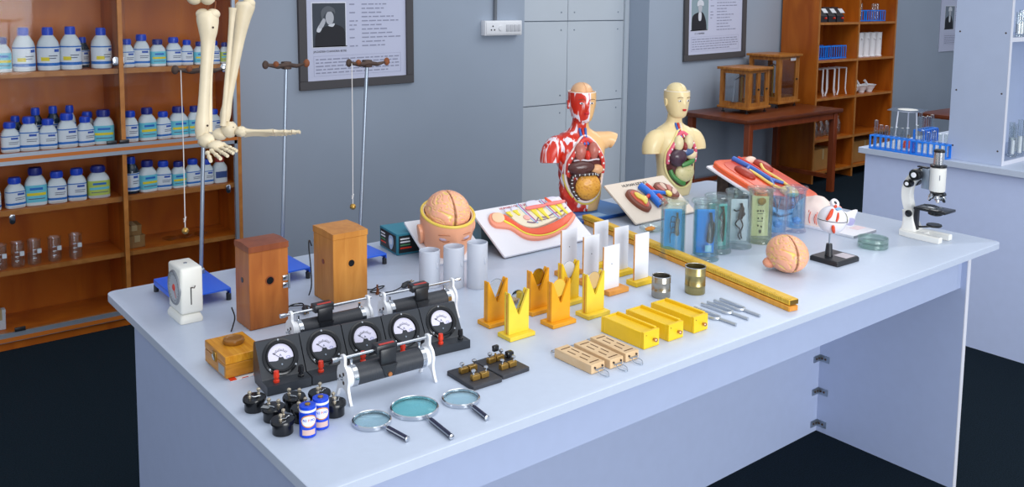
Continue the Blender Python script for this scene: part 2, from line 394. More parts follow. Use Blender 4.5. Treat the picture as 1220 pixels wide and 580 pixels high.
def switchboard():
    t = thing('switch_board', 'white wall switch board with sockets below a grey conduit', 'switch board', (2.69, WY, 1.228))
    b = B(); b.box(0, .285, -.045, -.001, 0, .09, .004); b.obj('housing', PWHITE, t)
    b = B(); b.box(.008, .277, -.050, -.0455, .008, .082, .002); pl = b.obj('face_plate', PWHITE, t)
    G = mat('switch_grey', '#c4c6cc', .4)
    for i in range(4):
        b = B(); b.box(.155+i*.03, .178+i*.03, -.054, -.0505, .024, .066, .002); b.obj('rocker_switch', G, pl)
    b = B(); b.lathe([(0, 0), (.018, 0), (.016, .006), (0, .007)], 16, Matrix.Translation((.115, -.0505, .045)) @ RX90); b.obj('indicator_knob', PWHITE, pl)
    b = B()
    for dx, dz in ((0, .012), (-.012, -.01), (.012, -.01)): b.lathe([(0, 0), (.005, 0), (.005, .001), (0, .001)], 10, Matrix.Translation((.055+dx, -.0505, .045+dz)) @ RX90)
    b.obj('socket_hole', BLACK, pl)
    c = B(); c.cyl((0, 0, 0), (0, 0, 1.6), .011, n=10); tag(c.obj('wall_conduit', mat('conduit', '#6e747c', .6), None, (2.79, WY-.013, 1.32)), 'thin grey conduit running up the wall from the switch board', 'conduit')
switchboard()

# ------------------------------------------------------------------ left glass-fronted cabinet
CY0, CY1 = 2.922, 3.20
def cabinet():
    t = thing('glass_cabinet', 'tall wooden cabinet with sliding glass doors full of chemical bottles', 'cabinet', (0, 0, 0))
    ALU = mat('aluminium', '#a9b4c2', .35, .6)
    X0, XD, X1 = -.42, .548, 1.071
    def bx(n, m, *a, par=t, bev=0): b = B(); b.box(*a, bev, seg=1); return b.obj(n, m, par)
    bx('back_panel', CAB_WOOD, X0, X1, CY1-.012, CY1, .0, 1.98)
    for xa, xb in ((X0, X0+.018), (XD-.009, XD+.009), (X1-.018, X1)):
        o = bx('upright', CAB_WOOD, xa, xb, CY0+.02, CY1-.013, .0, 1.98)
        bx('edge_strip', CAB_EDGE, xa, xb, CY0+(.004 if xa < 1 else 0), CY0+.0195, .035, 1.98, par=o)
    for x0, x1 in ((X0+.0185, XD-.0095), (XD+.0095, X1-.0185)):
        for z0, z1 in ((1.118, 1.14), (.557, .579), (.31, .328), (.04, .071), (1.5, 1.522), (.775, .811)):
            o = bx('shelf_board', CAB_WOOD, x0, x1, CY0+.03, CY1-.0125, z0, z1)
            bx('shelf_lipping', CAB_EDGE, x0, x1, CY0+.018, CY0+.0295, z0, z1, par=o)
    bx('plinth', SH_WOOD, X0, X1, CY0+.012, CY0+.019, 0, .036)
    bx('top_board', CAB_WOOD, X0, X1, CY0, CY1, 1.981, 2.0)
    # aluminium door tracks with the orange stripe
    for z0, z1 in ((.768, .815), (.036, .075)):
        o = bx('door_track', ALU, X0, X1-.02, CY0-.002, CY0+.0035, z0, z1)
        h = z1-z0
        bx('wood_stripe', mat('orange_laminate', '#bf6a20', .4), X0, X1-.02, CY0-.003, CY0-.0021, z0+h*(.36 if h > .04 else .06), z0+h*(.68 if h > .04 else .5), par=o)
    bx('side_channel', ALU, X1-.034, X1-.0185, CY0-.002, CY0+.015, .036, 1.98)
    # sliding glass: two panes above, two below
    for z0, z1, spl in ((.816, 1.97, .54), (.076, .767, .54)):
        a = bx('glass_door', GLASS_PANE, X0+.019, spl+.03, CY0+.006, CY0+.009, z0, z1)
        c = bx('glass_door', GLASS_PANE, spl-.02, X1-.035, CY0+.0115, CY0+.0145, z0, z1)
        for par, lx, lz in ((a, .525 if z0 > .5 else .107, 1.172 if z0 > .5 else .545), (c, .553 if z0 > .5 else 1.007, 1.172 if z0 > .5 else .555)):
            b = B(); b.prism(rrect(lx-.011, lx+.011, lz-.02, lz+.02, .0105), 0, .006, Matrix.Translation((0, CY0+(.006 if par is a else .0115), 0)) @ RX90, bev=.001)
            lk = b.obj('lock', CHROME, par)
        for lx in ((.497, .548) if z0 > .5 else (.115,)):
            b = B(); b.box(lx-.02, lx+.02, CY0-.006, CY0+.0055, z0, z0+.016, .002); b.obj('door_grip', BLACK, a if lx < .53 else c)
cabinet()

# ------------------------------------------------------------------ chemical bottles
def sq_ring(w, d, z, p=4, n=28):
    out = []
    for i in range(n):
        a = 2*PI*i/n; c, s_ = math.cos(a), math.sin(a)
        out.append((w*math.copysign(abs(c)**(2/p), c), d*math.copysign(abs(s_)**(2/p), s_), z))
    return out
PLASTIC = mat('bottle_plastic', '#d6dfe2', .35); CAPB = mat('blue_cap', '#1848c8', .35); LBLUE = mat('label_blue', '#1d6fc4', .45)
LWHITE = mat('label_white', '#dfe6ec', .5); LCYAN = mat('label_cyan', '#6cc9dc', .5); LYEL = mat('label_yellow', '#e8d528', .5); LLOGO = mat('label_logo', '#2a55b4', .5)
LTEXT = mat('label_text', '#5a6278', .6); DARKBOT = mat('dark_bottle', '#152a3c', .15); LLIME = mat('label_lime', '#bccf5e', .5); CAPN = mat('navy_cap', '#1c2a86', .35)
CAPK = mat('black_cap', '#171a20', .35); CAPR = mat('red_cap', '#b04038', .4)
PROTO = {}
def bottle_proto(kind, w, h):
    """unit size in metres: w width, h height including cap"""
    t = thing('chemical_bottle', '', 'bottle')
    r = w/2
    body_m = {'dark': DARKBOT}.get(kind, PLASTIC)
    cap_m = {'cyan': CAPN, 'lime': CAPN, 'dark': CAPB, 'clear': CAPR}.get(kind, CAPB)
    ch = .19*h; bh = h-ch
    b = B()
    p = 2.0 if kind in ('round', 'dark') else 3.6
    k = 1.0
    prof = [(.93, 0), (1, .02), (1, .62), (.98, .72), (.88, .82), (.66, .93), (.5, 1.0)] if kind == 'round' else [(.92, 0), (1, .025), (1, .66), (.93, .78), (.78, .88), (.58, .96), (.55, 1.0)]
    b.loft([sq_ring(r*q, r*q*(.98 if p < 3 else .8), bh*z, p if z < .8 else 2.4) for q, z in prof])
    b.obj('body', body_m, t)
    c = B(); rc = r*(.46 if kind == 'round' else .62)
    if kind == 'dark': rc = r*.5
    c.lathe([(0, bh-.002), (rc, bh-.002), (rc, h-.006), (rc*.93, h-.001), (0, h)], 18)
    # grip ribs of the cap
    for i in range(18):
        a = 2*PI*i/18; c.box(-.0012, .0012, rc-.0006, rc+.0012, bh+.002, h-.007, M=Matrix.Rotation(a, 4, 'Z'))
    c.obj('cap', cap_m, t)
    def band(nm, z0, z1, m, par, e=1.012, a0=-1.0, a1=1.0):
        # label wraps the front half
        q = B(); n = 14; fr = []
        for z in (z0, z1):
            ring = []
            for i in range(n+1):
                a = -PI/2+(a0+(a1-a0)*i/n)*PI*.5
                cc, ss = math.cos(a), math.sin(a)
                ring.append((r*e*math.copysign(abs(cc)**(2/p), cc), r*e*(.98 if p < 3 else .8)*math.copysign(abs(ss)**(2/p), ss), z))
            fr.append(ring)
        V = [[q.bm.verts.new(v) for v in ring] for ring in fr]
        Vi = [[q.bm.verts.new((v[0]*.985, v[1]*.985, v[2])) for v in ring] for ring in fr]
        for i in range(n):
            q.bm.faces.new((V[0][i], V[0][i+1], V[1][i+1], V[1][i])); q.bm.faces.new((Vi[0][i], Vi[1][i], Vi[1][i+1], Vi[0][i+1]))
            q.bm.faces.new((V[0][i], Vi[0][i], Vi[0][i+1], V[0][i+1])); q.bm.faces.new((V[1][i], V[1][i+1], Vi[1][i+1], Vi[1][i]))
        q.bm.faces.new((V[0][0], V[1][0], Vi[1][0], Vi[0][0])); q.bm.faces.new((V[0][n], Vi[0][n], Vi[1][n], V[1][n]))
        return q.obj(nm, m, par)
    if kind == 'clear':
        L = band('label', bh*.25, bh*.55, mat('label_navy', '#38508c', .5), t, a0=-.5, a1=.5); band('label_panel', bh*.56, bh*.72, LWHITE, L, 1.014, -.4, .4)
    elif kind in ('round', 'white', 'dark'):
        L = band('label', bh*.10, bh*.70, LWHITE, t)
        band('stripe', bh*.645, bh*.685, LBLUE, L, 1.02); band('stripe', bh*.14, bh*.225, LBLUE, L, 1.02)
        band('logo', bh*.53, bh*.61, LLOGO, L, 1.02, .0 if kind != 'round' else .28, .42 if kind != 'round' else .66)
        for i in range(2): band('printed_line', bh*(.41-.07*i), bh*(.435-.07*i), LTEXT, L, 1.02, -.05, .5-.12*i)
        if kind == 'round': band('hazard_patch', bh*.28, bh*.385, LYEL, L, 1.02, -.5, 0)
    else:
        m = LCYAN if kind == 'cyan' else LLIME
        L = band('label', bh*.12, bh*.68, m, t)
        band('stripe', bh*.34, bh*.43, LYEL if kind == 'cyan' else LCYAN, L, 1.02, -.55, .55)
        band('logo', bh*.52, bh*.60, LBLUE, L, 1.02, -.25, .25)
        band('printed_line', bh*.22, bh*.25, LTEXT, L, 1.02, -.4, .4)
    t['_w'] = w; t['_h'] = h
    return t
def place_bottle(kind, x, y, z, w, h, label, group):
    if kind not in PROTO:
        t = bottle_proto(kind, w, h); PROTO[kind] = (t, w, h); t.location = (x, y, z); t['label'] = label; t['group'] = group
        del t['_w'], t['_h']; return t
    p, w0, h0 = PROTO[kind]
    return dup(p, (x, y, z), random.uniform(-.25, .25), label, group, (w/w0, w/w0, h/h0))
DESC = {'round': 'large round white bottle with blue cap', 'white': 'white square bottle with blue cap', 'cyan': 'white bottle with cyan and yellow label',
        'dark': 'dark bottle with blue cap', 'lime': 'bottle with lime yellow label', 'clear': 'plain pale bottle with red cap'}
def bottle_row(z, lst, where, y=2.99):
    for i, (kind, x, h, w) in enumerate(lst):
        place_bottle(kind, x, y+(0 if w < .08 else .006), z, w*.97, h*.97, '%s, %s from left %s' % (DESC[kind], ORD[i], where), 'chemical bottles in the glass cabinet')
bottle_row(1.1405, [('cyan', .105, .146, .075), ('round', .189, .185, .086), ('round', .28, .185, .088), ('round', .366, .187, .086), ('round', .487, .18, .085)], 'on cabinet top shelf, left bay')
bottle_row(1.1405, [('white', .59, .128, .059), ('white', .652, .148, .069), ('cyan', .721, .124, .068), ('white', .791, .132, .068), ('white', .851, .118, .054), ('cyan', .911, .108, .062), ('white', .975, .111, .055), ('lime', 1.025, .102, .043)], 'on cabinet top shelf, right bay')
bottle_row(.8115, [('white', .123, .128, .07), ('white', .194, .147, .074), ('white', .265, .131, .07), ('white', .338, .15, .078), ('white', .409, .13, .068), ('cyan', .485, .154, .086)], 'on cabinet middle shelf, left bay')
bottle_row(.8115, [('white', .5945, .141, .065), ('cyan', .666, .151, .076), ('white', .736, .128, .066), ('cyan', .806, .146, .084), ('cyan', .876, .144, .06), ('white', .966, .122, .063)], 'on cabinet middle shelf, right bay')
bottle_row(.5795, [('white', .045, .122, .072), ('white', .131, .13, .074), ('cyan', .21, .163, .084), ('white', .290, .138, .076), ('white', .368, .142, .076), ('lime', .455, .144, .092)], 'on cabinet lower shelf, left bay')
bottle_row(.5795, [('dark', .592, .169, .066), ('cyan', .660, .145, .078), ('white', .73, .135, .069), ('cyan', .797, .125, .066), ('white', .863, .13, .068), ('white', .928, .121, .059), ('clear', .99, .128, .066)], 'on cabinet lower shelf, right bay')
bottle_row(.8115, [('dark', .16, .141, .064), ('dark', .237, .171, .064), ('dark', .305, .174, .062), ('white', .37, .173, .05), ('white', .44, .139, .064)], 'in back row of cabinet middle shelf', 3.08)
bottle_row(1.1405, [('dark', .435, .135, .056)], 'in back row of cabinet top shelf', 3.09)

def beaker(x, i):
    b = B(); r = .024
    b.lathe([(0, .002), (r-.003, .002), (r-.001, .01), (r-.001, .062), (r+.003, .068), (r+.001, .066), (r-.0025, .06), (r-.0025, .01), (0, .005)], 20)
    return b
def beakers():
    P = None
    for i, x in enumerate((.066, .131, .192, .27, .352)):
        lab = 'small clear glass beaker, %s from left on the cabinet shelf below bottles' % ORD[i]
        if P is None:
            P = thing('glass_beaker', lab, 'beaker', (x, 2.99, .328), group='beakers in the cabinet'); b = B(); r = .026
            b.lathe([(0, .0008), (r-.003, .0008), (r, .006), (r, .098), (r+.003, .104), (r, .102), (r-.002, .096), (r-.002, .008), (0, .004)], 20); b.obj('vessel', GLASS, P)
            b = B(); b.box(.004, .02, -r-.0012, -r+.004, .05, .068); b.obj('sticker', LWHITE, P)
            for k in range(3):
                b = B(); b.box(-.014, 0, -r-.0008, -r+.004, .03+k*.018, .032+k*.018); b.obj('graduation', LWHITE, P)
        else: dup(P, (x, 2.99, .328), random.uniform(-.2, .4), lab)
beakers()
def carton(x, y, z, sx, sy, sz, rz, label, m=None):
    m = m or mat('cardboard', '#8f6a3c', .8, var=.1, scale=20)
    t = thing('cardboard_box', label, 'box', (x, y, z), rz)
    b = B(); b.box(-sx/2, sx/2, -sy/2, sy/2, .0005, sz, .002, seg=1); b.obj('body', m, t)
    b = B(); b.box(-sx/2-.0006, sx/2+.0006, -sy/2-.0006, sy/2+.0006, sz*.86, sz+.0006); b.obj('lid', m, t)
    b = B(); b.box(-.012, .012, -sy/2-.0012, sy/2+.0012, sz*.5, sz+.0012); b.obj('tape', mat('packing_tape', '#b09a70', .4), t)
    return t
carton(.60, 3.03, .3285, .07, .10, .055, .1, 'small brown cardboard carton, lower of two in glass cabinet')
carton(.597, 3.03, .3845, .062, .09, .045, -.05, 'small brown cardboard carton, upper of two in glass cabinet')
carton(.05, 3.0, .0715, .05, .03, .085, .0, 'red and white packet standing on cabinet floor', mat('red_packet', '#c8cad0', .5))
def watch_glasses():
    for i, x in enumerate((.76, .83, .90)):
        b = B(); b.lathe([(0, .0006), (.012, .001), (.034, .012), (.035, .0125), (.034, .0135), (.012, .0025), (0, .002)], 20)
        tag(b.obj('watch_glass', GLASS, None, (x, 3.02, .3285)), 'shallow clear watch glass, %s from left in the cabinet' % ORD[i], 'dish', 'watch glasses in the cabinet')
watch_glasses()

# ================================================================== MAIN TABLE
TZ = .76
def table():
    t = thing('lab_table', 'long white laboratory table with grey side panels, covered in science apparatus', 'table', (0, 0, 0))
    b = B(); b.prism(rrect(0, 2.235, 0, 1.103, .022, 6), TZ-.018, TZ, bev=.001); b.obj('tabletop', WHITE_LAM, t)
    b = B(); b.box(.006, .024, .05, .896, 0, TZ-.0185); b.obj('end_panel', LAM_SIDE, t)
    b = B(); b.box(2.122, 2.140, .0465, .92, 0, TZ-.0185); o = b.obj('end_panel', LAM_SIDE, t)
    b = B(); b.box(2.122, 2.1402, .044, .0463, 0, TZ-.0185); b.obj('edge_strip', EDGE, o)
    b = B(); b.box(.0245, 2.098, .062, .078, .625, TZ-.0185); b.obj('front_rail', LAM_SIDE, t)
    b = B(); b.box(2.0985, 2.1215, .062, .16, .625, TZ-.0185); b.obj('rail_block', LAM_SIDE, t)
    b = B(); b.box(.0245, 2.1215, .512, .528, 0, TZ-.0185); b.obj('modesty_panel', LAM_SIDE, t)
    for z in (.25, .134, .02):
        b = B(); b.box(2.085, 2.1215, .5085, .5115, z, z+.022); b.box(2.1185, 2.1215, .475, .5085, z, z+.022)
        br = b.obj('corner_bracket', STEEL, t)
        for p in ((2.098, .508, z+.011, 0), (2.112, .508, z+.011, 0), (2.118, .488, z+.011, 1), (2.118, .5, z+.011, 1)):
            q = B(); M = Matrix.Translation(p[:3]) @ (RX90 if p[3] == 0 else Matrix.Rotation(-PI/2, 4, 'Y')); q.lathe([(0, 0), (.004, 0), (.003, .002), (0, .0025)], 8, M); q.obj('screw', IRON, br)
table()

# ------------------------------------------------------------------ right bench and its cabinet
def bench():
    t = thing('side_bench', 'grey laminate side bench along the right with white worktop', 'bench', (0, 0, 0))
    b = B(); b.prism(rrect(3.278, 4.3, -1.6, 1.08, .01, 3), .768, .793, bev=.001); b.obj('worktop', WHITE_LAM, t)
    b = B(); b.box(3.308, 3.326, -1.58, 1.056, 0, .7675); b.obj('front_panel', LAM_BENCH, t)
    b = B(); b.box(3.3265, 4.28, 1.038, 1.056, 0, .7675); b.obj('end_panel', LAM_BENCH, t)
    b = B(); b.box(3.6, 3.618, -1.58, 1.0375, 0, .7675); b.obj('divider_panel', LAM_BENCH, t)
    t = thing('bench_cabinet', 'tall grey cabinet with white edged shelves standing on the side bench', 'cabinet', (3.328, .464, .7935))
    b = B(); b.box(0, .018, .002, .226, 0, 1.3); o = b.obj('side_panel', LAM_CAB, t)
    b = B(); b.box(-.0004, .0186, -.0005, .0015, 0, 1.3); b.obj('edge_strip', EDGE, o)
    for z in (.06, .3, .55, .8):
        for y in (.02, .205):
            q = B(); q.lathe([(0, 0), (.004, 0), (.003, .001), (0, .0015)], 8, Matrix.Translation((0, y, z)) @ Matrix.Rotation(-PI/2, 4, 'Y')); q.obj('screw', IRON, o)
    b = B(); b.box(.82, .838, .002, .226, 0, 1.3); b.obj('side_panel', LAM_CAB, t)
    b = B(); b.box(.0185, .8195, .216, .226, 0, 1.3); b.obj('back_panel', LAM_CAB, t)
    for z0, z1 in ((0, .018), (.514, .532), (1.282, 1.3)):
        b = B(); b.box(.0185, .8195, .002, .2155, z0, z1); s_ = b.obj('shelf_board', LAM_CAB, t)
        b = B(); b.box(.0185, .8195, -.0005, .0015, z0, z1); b.obj('edge_strip', EDGE, s_)
bench()
def cylinder_glass(name, x, y, z, r, h, label, cat, rack=None):
    t = thing(name, label, cat, (x, y, z))
    b = B(); b.lathe([(0, .0005), (r*1.5, .0005), (r*1.5, .005), (r, .009), (r, h), (r*1.15, h+.002), (r*.9, h), (r*.9, .012), (0, .012)], 16); b.obj('tube', GLASS, t)
    b = B(); b.cyl((0, 0, .0125), (0, 0, h*.55), r*.86, n=12); b.obj('white_contents', PWHITE, t)
    return t
for i, (dx, dy) in enumerate(((.165, .03), (.20, .05), (.225, .025), (.25, .055), (.29, .03))):
    cylinder_glass('measuring_cylinder', 3.328+dx, .464+dy, .812, .011, .13+.012*(i % 3), 'narrow glass cylinder, %s from left on lower shelf of bench cabinet' % ORD[i], 'glassware')
for i, (dx, dy) in enumerate(((.13, .025), (.17, .03), (.21, .025), (.25, .04))):
    cylinder_glass('measuring_cylinder', 3.328+dx, .464+dy, 1.326, .012, .10+.01*(i % 2), 'narrow glass cylinder, %s from left on upper shelf of bench cabinet' % ORD[i], 'glassware')

def rack(x, y, z, rz, n, label, L=.185, tubes=True, tl=.10):
    t = thing('test_tube_rack', label, 'rack', (x, y, z), rz, 'blue test tube racks')
    b = B(); b.box(0, L, -.028, .028, .0005, .006, .001, seg=1); b.obj('base', RBLUE, t)
    # perforated top shelf: strips between and around the holes
    p = L/(n+.4); b = B()
    b.box(0, L, -.024, -.0105, .058, .063); b.box(0, L, .0105, .024, .058, .063)
    for i in range(n+1): b.box(max(0, p*(i+.2)-.0055), min(L, p*(i+.2)+.0055), -.0105, .0105, .058, .063)
    b.obj('top_shelf', RBLUE, t)
    for i in range(n+1):
        xx = min(max(p*(i+.2), .003), L-.003); b = B(); b.box(xx-.003, xx+.003, -.027, -.021, .006, .058); b.obj('front_bar', RBLUE, t)
    for xx in (.004, L-.004):
        b = B(); b.box(xx-.004, xx+.004, .012, .024, .006, .058); b.obj('rear_post', RBLUE, t)
    if tubes:
        for i in range(n):
            h = tl+(.022 if i == 0 else random.uniform(-.006, .006))
            b = B(); r = .0082; prof = [(0, 0)]+[(r*math.sin(a*PI/8), r-r*math.cos(a*PI/8)) for a in range(1, 5)]+[(r, h), (r*1.2, h+.001), (r*.85, h), (r*.85, r)]
            b.lathe(prof, 12)
            px = p*(i+.7); q = Vector((px, 0, .0065)); q.rotate(Euler((0, 0, rz)))
            tag(b.obj('test_tube', GLASS, None, (x+q.x, y+q.y, z+q.z)), 'clear glass test tube, %s in %s' % (ORD[i], label.replace('blue plastic ', '')), 'test tube', 'test tubes on the side bench')
    return t
rack(3.312, 1.03, .7935, -PI/2, 7, 'blue plastic rack at the far end of side bench')
rack(3.312, .838, .7935, -PI/2, 6, 'blue plastic rack on side bench nearest the microscope', .165)
rack(3.62, .97, .7935, .05, 6, 'rearmost blue plastic rack on the side bench', .165, True, .115)
def tripod(x, y, z, h, r, label, gauze=False, rz=0, wire=.0032, m=None):
    m = m or PWHITE
    t = thing('tripod_stand', label, 'tripod', (x, y, z), rz)
    b = B(); b.tube([(r*math.cos(2*PI*i/24), r*math.sin(2*PI*i/24), h) for i in range(24)], wire, 8, True); b.obj('ring', m, t)
    for i in range(3):
        a = 2*PI*i/3+.4; b = B(); b.tube([(r*math.cos(a), r*math.sin(a), h), (r*1.25*math.cos(a), r*1.25*math.sin(a), wire)], wire, 8); b.obj('leg', m, t)
    if gauze:
        g = thing('wire_gauze', 'square wire gauze with pale centre lying on white tripod', 'gauze', (x, y, z+h+wire+.0005), rz+.3)
        b = B(); n = 14; s_ = .075
        for i in range(n+1):
            k = -s_+2*s_*i/n; b.box(k-.0006, k+.0006, -s_, s_, .0, .001); b.box(-s_, s_, k-.0006, k+.0006, .001, .002)
        b.obj('mesh_wires', STEEL, g)
        b = B(); b.lathe([(0, .0021), (.045, .0021), (.043, .003), (0, .003)], 24); b.obj('ceramic_centre', CREAMWHITE, g)
    return t
tripod(3.5, .965, .7935, .165, .045, 'white tripod stand behind the blue racks on side bench', True)
def burner():
    t = thing('spirit_lamp', 'small red base burner behind the blue racks under the tripod', 'burner', (3.455, .93, .7935))
    b = B(); b.lathe([(0, .0005), (.026, .0005), (.026, .008), (.02, .03), (.01, .036), (0, .036)], 20); b.obj('reservoir', RED, t)
    b = B(); b.cyl((0, 0, .0365), (0, 0, .06), .007, n=12); b.obj('wick_tube', BRASS, t)
burner()

# ------------------------------------------------------------------ brown table with balances
def frame_table(name, label, x0, x1, y0, y1, h, lx=None):
    t = thing(name, label, 'table', (0, 0, 0))
    b = B(); b.box(x0, x1, y0, y1, h-.03, h, .003); b.obj('tabletop', BROWN, t)
    s = .045
    lxs = lx or (x0+.03, x1-.03)
    for xx in lxs:
        for yy in (y0+.03, y1-.06):
            b = B(); b.box(xx-s/2, xx+s/2, yy-s/2, yy+s/2, 0, h-.0305, .002, seg=1); b.obj('leg', BROWN_EDGE, t)
    for xx in lxs:
        b = B(); b.box(xx-.015, xx+.015, y0+.03+s/2+.0005, y1-.06-s/2-.0005, .1, .13); b.obj('stretcher', BROWN_EDGE, t)
    b = B(); b.box(lxs[0]+s/2+.0005, lxs[1]-s/2-.0005, y0+.015, y0+.03, h-.075, h-.0305); b.obj('apron', BROWN_EDGE, t)
    b = B(); b.box(lxs[0]+s/2+.0005, lxs[1]-s/2-.0005, y1-.075, y1-.05, .1, .13); b.obj('stretcher', BROWN_EDGE, t)
    return t
frame_table('side_table', 'dark brown wooden side table carrying two balance cases', 4.50, 5.69, 2.60, 3.19, .64, (4.56, 5.61))
frame_table('side_table', 'dark brown table far right, half hidden behind the bench', 5.95, 7.4, 1.55, 2.15, .64)
def balance(x, y, z, w, d, h, rz, label, doors):
    t = thing('balance_case', label, 'balance', (x, y, z), rz); e = .028
    b = B(); b.box(-.012, w+.012, -.012, d+.012, .03, .048, .002); b.obj('base_board', BALWOOD, t)
    b = B(); b.box(-.018, w+.018, -.018, d+.018, h-.018, h, .002); b.obj('top_board', BALWOOD, t)
    for xx, yy in ((0, 0), (w-e, 0), (0, d-e), (w-e, d-e)):
        b = B(); b.box(xx, xx+e, yy, yy+e, .0485, h-.0185); b.obj('corner_post', BALWOOD, t)
    for a in ((0, e, e, d-e), (w-e, w, e, d-e)):
        for z0, z1 in ((.0485, .08), (h-.045, h-.0185)):
            b = B(); b.box(a[0]+.004, a[1]-.004, a[2]+.0005, a[3]-.0005, z0, z1); b.obj('side_rail', BALWOOD, t)
    dw = (w-2*e)/doors
    for k in range(doors):
        xa = e+k*dw+.001; xb = e+(k+1)*dw-.001; s = .02
        b = B()
        for q in ((xa, xb, .0485, .0485+s+.006), (xa, xb, h-.0185-s, h-.0185), (xa, xa+s, .075, h-.039), (xb-s, xb, .075, h-.039)): b.box(q[0], q[1], .002, .016, q[2], q[3])
        o = b.obj('door', BALWOOD, t)
        b = B(); b.box(xa+s, xb-s, .008, .010, .075, h-.039); b.obj('pane', GLASS_PANE, o)
        b = B(); b.lathe([(0, 0), (.006, 0), (.007, .01), (0, .013)], 10, Matrix.Translation((xb-s/2, .002, h*.52)) @ RX90); b.obj('knob', BLACK, o)
    b = B(); b.box(.006, .008, e, d-e, .081, h-.046); b.obj('pane', GLASS_PANE, t)
    b = B(); b.box(w-.008, w-.006, e, d-e, .081, h-.046); b.obj('pane', GLASS_PANE, t)
    b = B(); b.box(e+.0005, w-e-.0005, d-.012, d-.004, .0485, h-.0185); b.obj('back_panel', GLASS_PANE, t)
    xc = w*(.36 if doors > 1 else .45)
    b = B(); b.cyl((xc, d*.5, .0485), (xc, d*.5, h*.78), .007, n=10); p = b.obj('pillar', BRASS, t)
    b = B(); b.tube([(xc-.09, d*.5, h*.72), (xc, d*.5, h*.8), (xc+.09, d*.5, h*.72)], .004, 8); b.obj('beam', STEEL, p)
    for s in (-1, 1):
        b = B(); b.lathe([(0, .075), (.026, .077), (.028, .081), (0, .079)], 16, Matrix.Translation((xc+s*.088, d*.5, 0))); b.obj('scale_pan', STEEL, t)
        b = B()
        for q in (-1, 1): b.tube([(xc+s*.088+q*.024, d*.5, .08), (xc+s*.089, d*.5, h*.72)], .0012, 5)
        b.obj('pan_wire', STEEL, t)
    if doors == 1:
        b = B(); b.box(w*.55, w*.8, -.0015, .0015, h-.05, h-.03); b.obj('paper_label', PWHITE, t)
    for xx, yy in ((.02, .02), (w-.02, .02), (.02, d-.02), (w-.02, d-.02)):
        b = B(); b.lathe([(0, 0), (.012, 0), (.012, .006), (.004, .01), (.004, .03), (0, .03)], 10, Matrix.Translation((xx, yy, 0))); b.obj('levelling_foot', BLACK, t)
balance(4.77, 2.80, .6405, .28, .24, .33, .08, 'smaller glazed wooden balance case with narrow double doors', 2)
balance(5.26, 2.89, .6405, .30, .26, .405, .08, 'larger glazed wooden balance case with one front pane', 1)

# ------------------------------------------------------------------ right open shelf
RS = dict(x0=5.72, x1=6.90, xd=6.305, y0=2.862, y1=3.20)
def open_shelf():
    t = thing('open_shelf', 'tall open wooden shelf unit by the brown table', 'shelf', (0, 0, 0)); r = RS
    for a, b_ in ((r['x0'], r['x0']+.018), (r['xd']-.009, r['xd']+.009), (r['x1']-.018, r['x1'])):
        b = B(); b.box(a, b_, r['y0']+.006, r['y1']-.0125, 0, 1.75); o = b.obj('upright', SH_WOOD, t)
        b = B(); b.box(a, b_, r['y0'], r['y0']+.0055, 0, 1.75); b.obj('edge_strip', CAB_EDGE, o)
    b = B(); b.box(r['x0'], r['x1'], r['y1']-.012, r['y1'], 0, 1.75); b.obj('back_panel', SH_WOOD, t)
    for xa, xb in ((r['x0']+.0185, r['xd']-.0095), (r['xd']+.0095, r['x1']-.0185)):
        for z in (1.285, .985, .682, .35, .09, 1.73):
            b = B(); b.box(xa, xb, r['y0']+.006, r['y1']-.0125, z-.018, z); o = b.obj('shelf_board', SH_WOOD, t)
            b = B(); b.box(xa, xb, r['y0'], r['y0']+.0055, z-.018, z); b.obj('edge_strip', CAB_EDGE, o)
open_shelf()
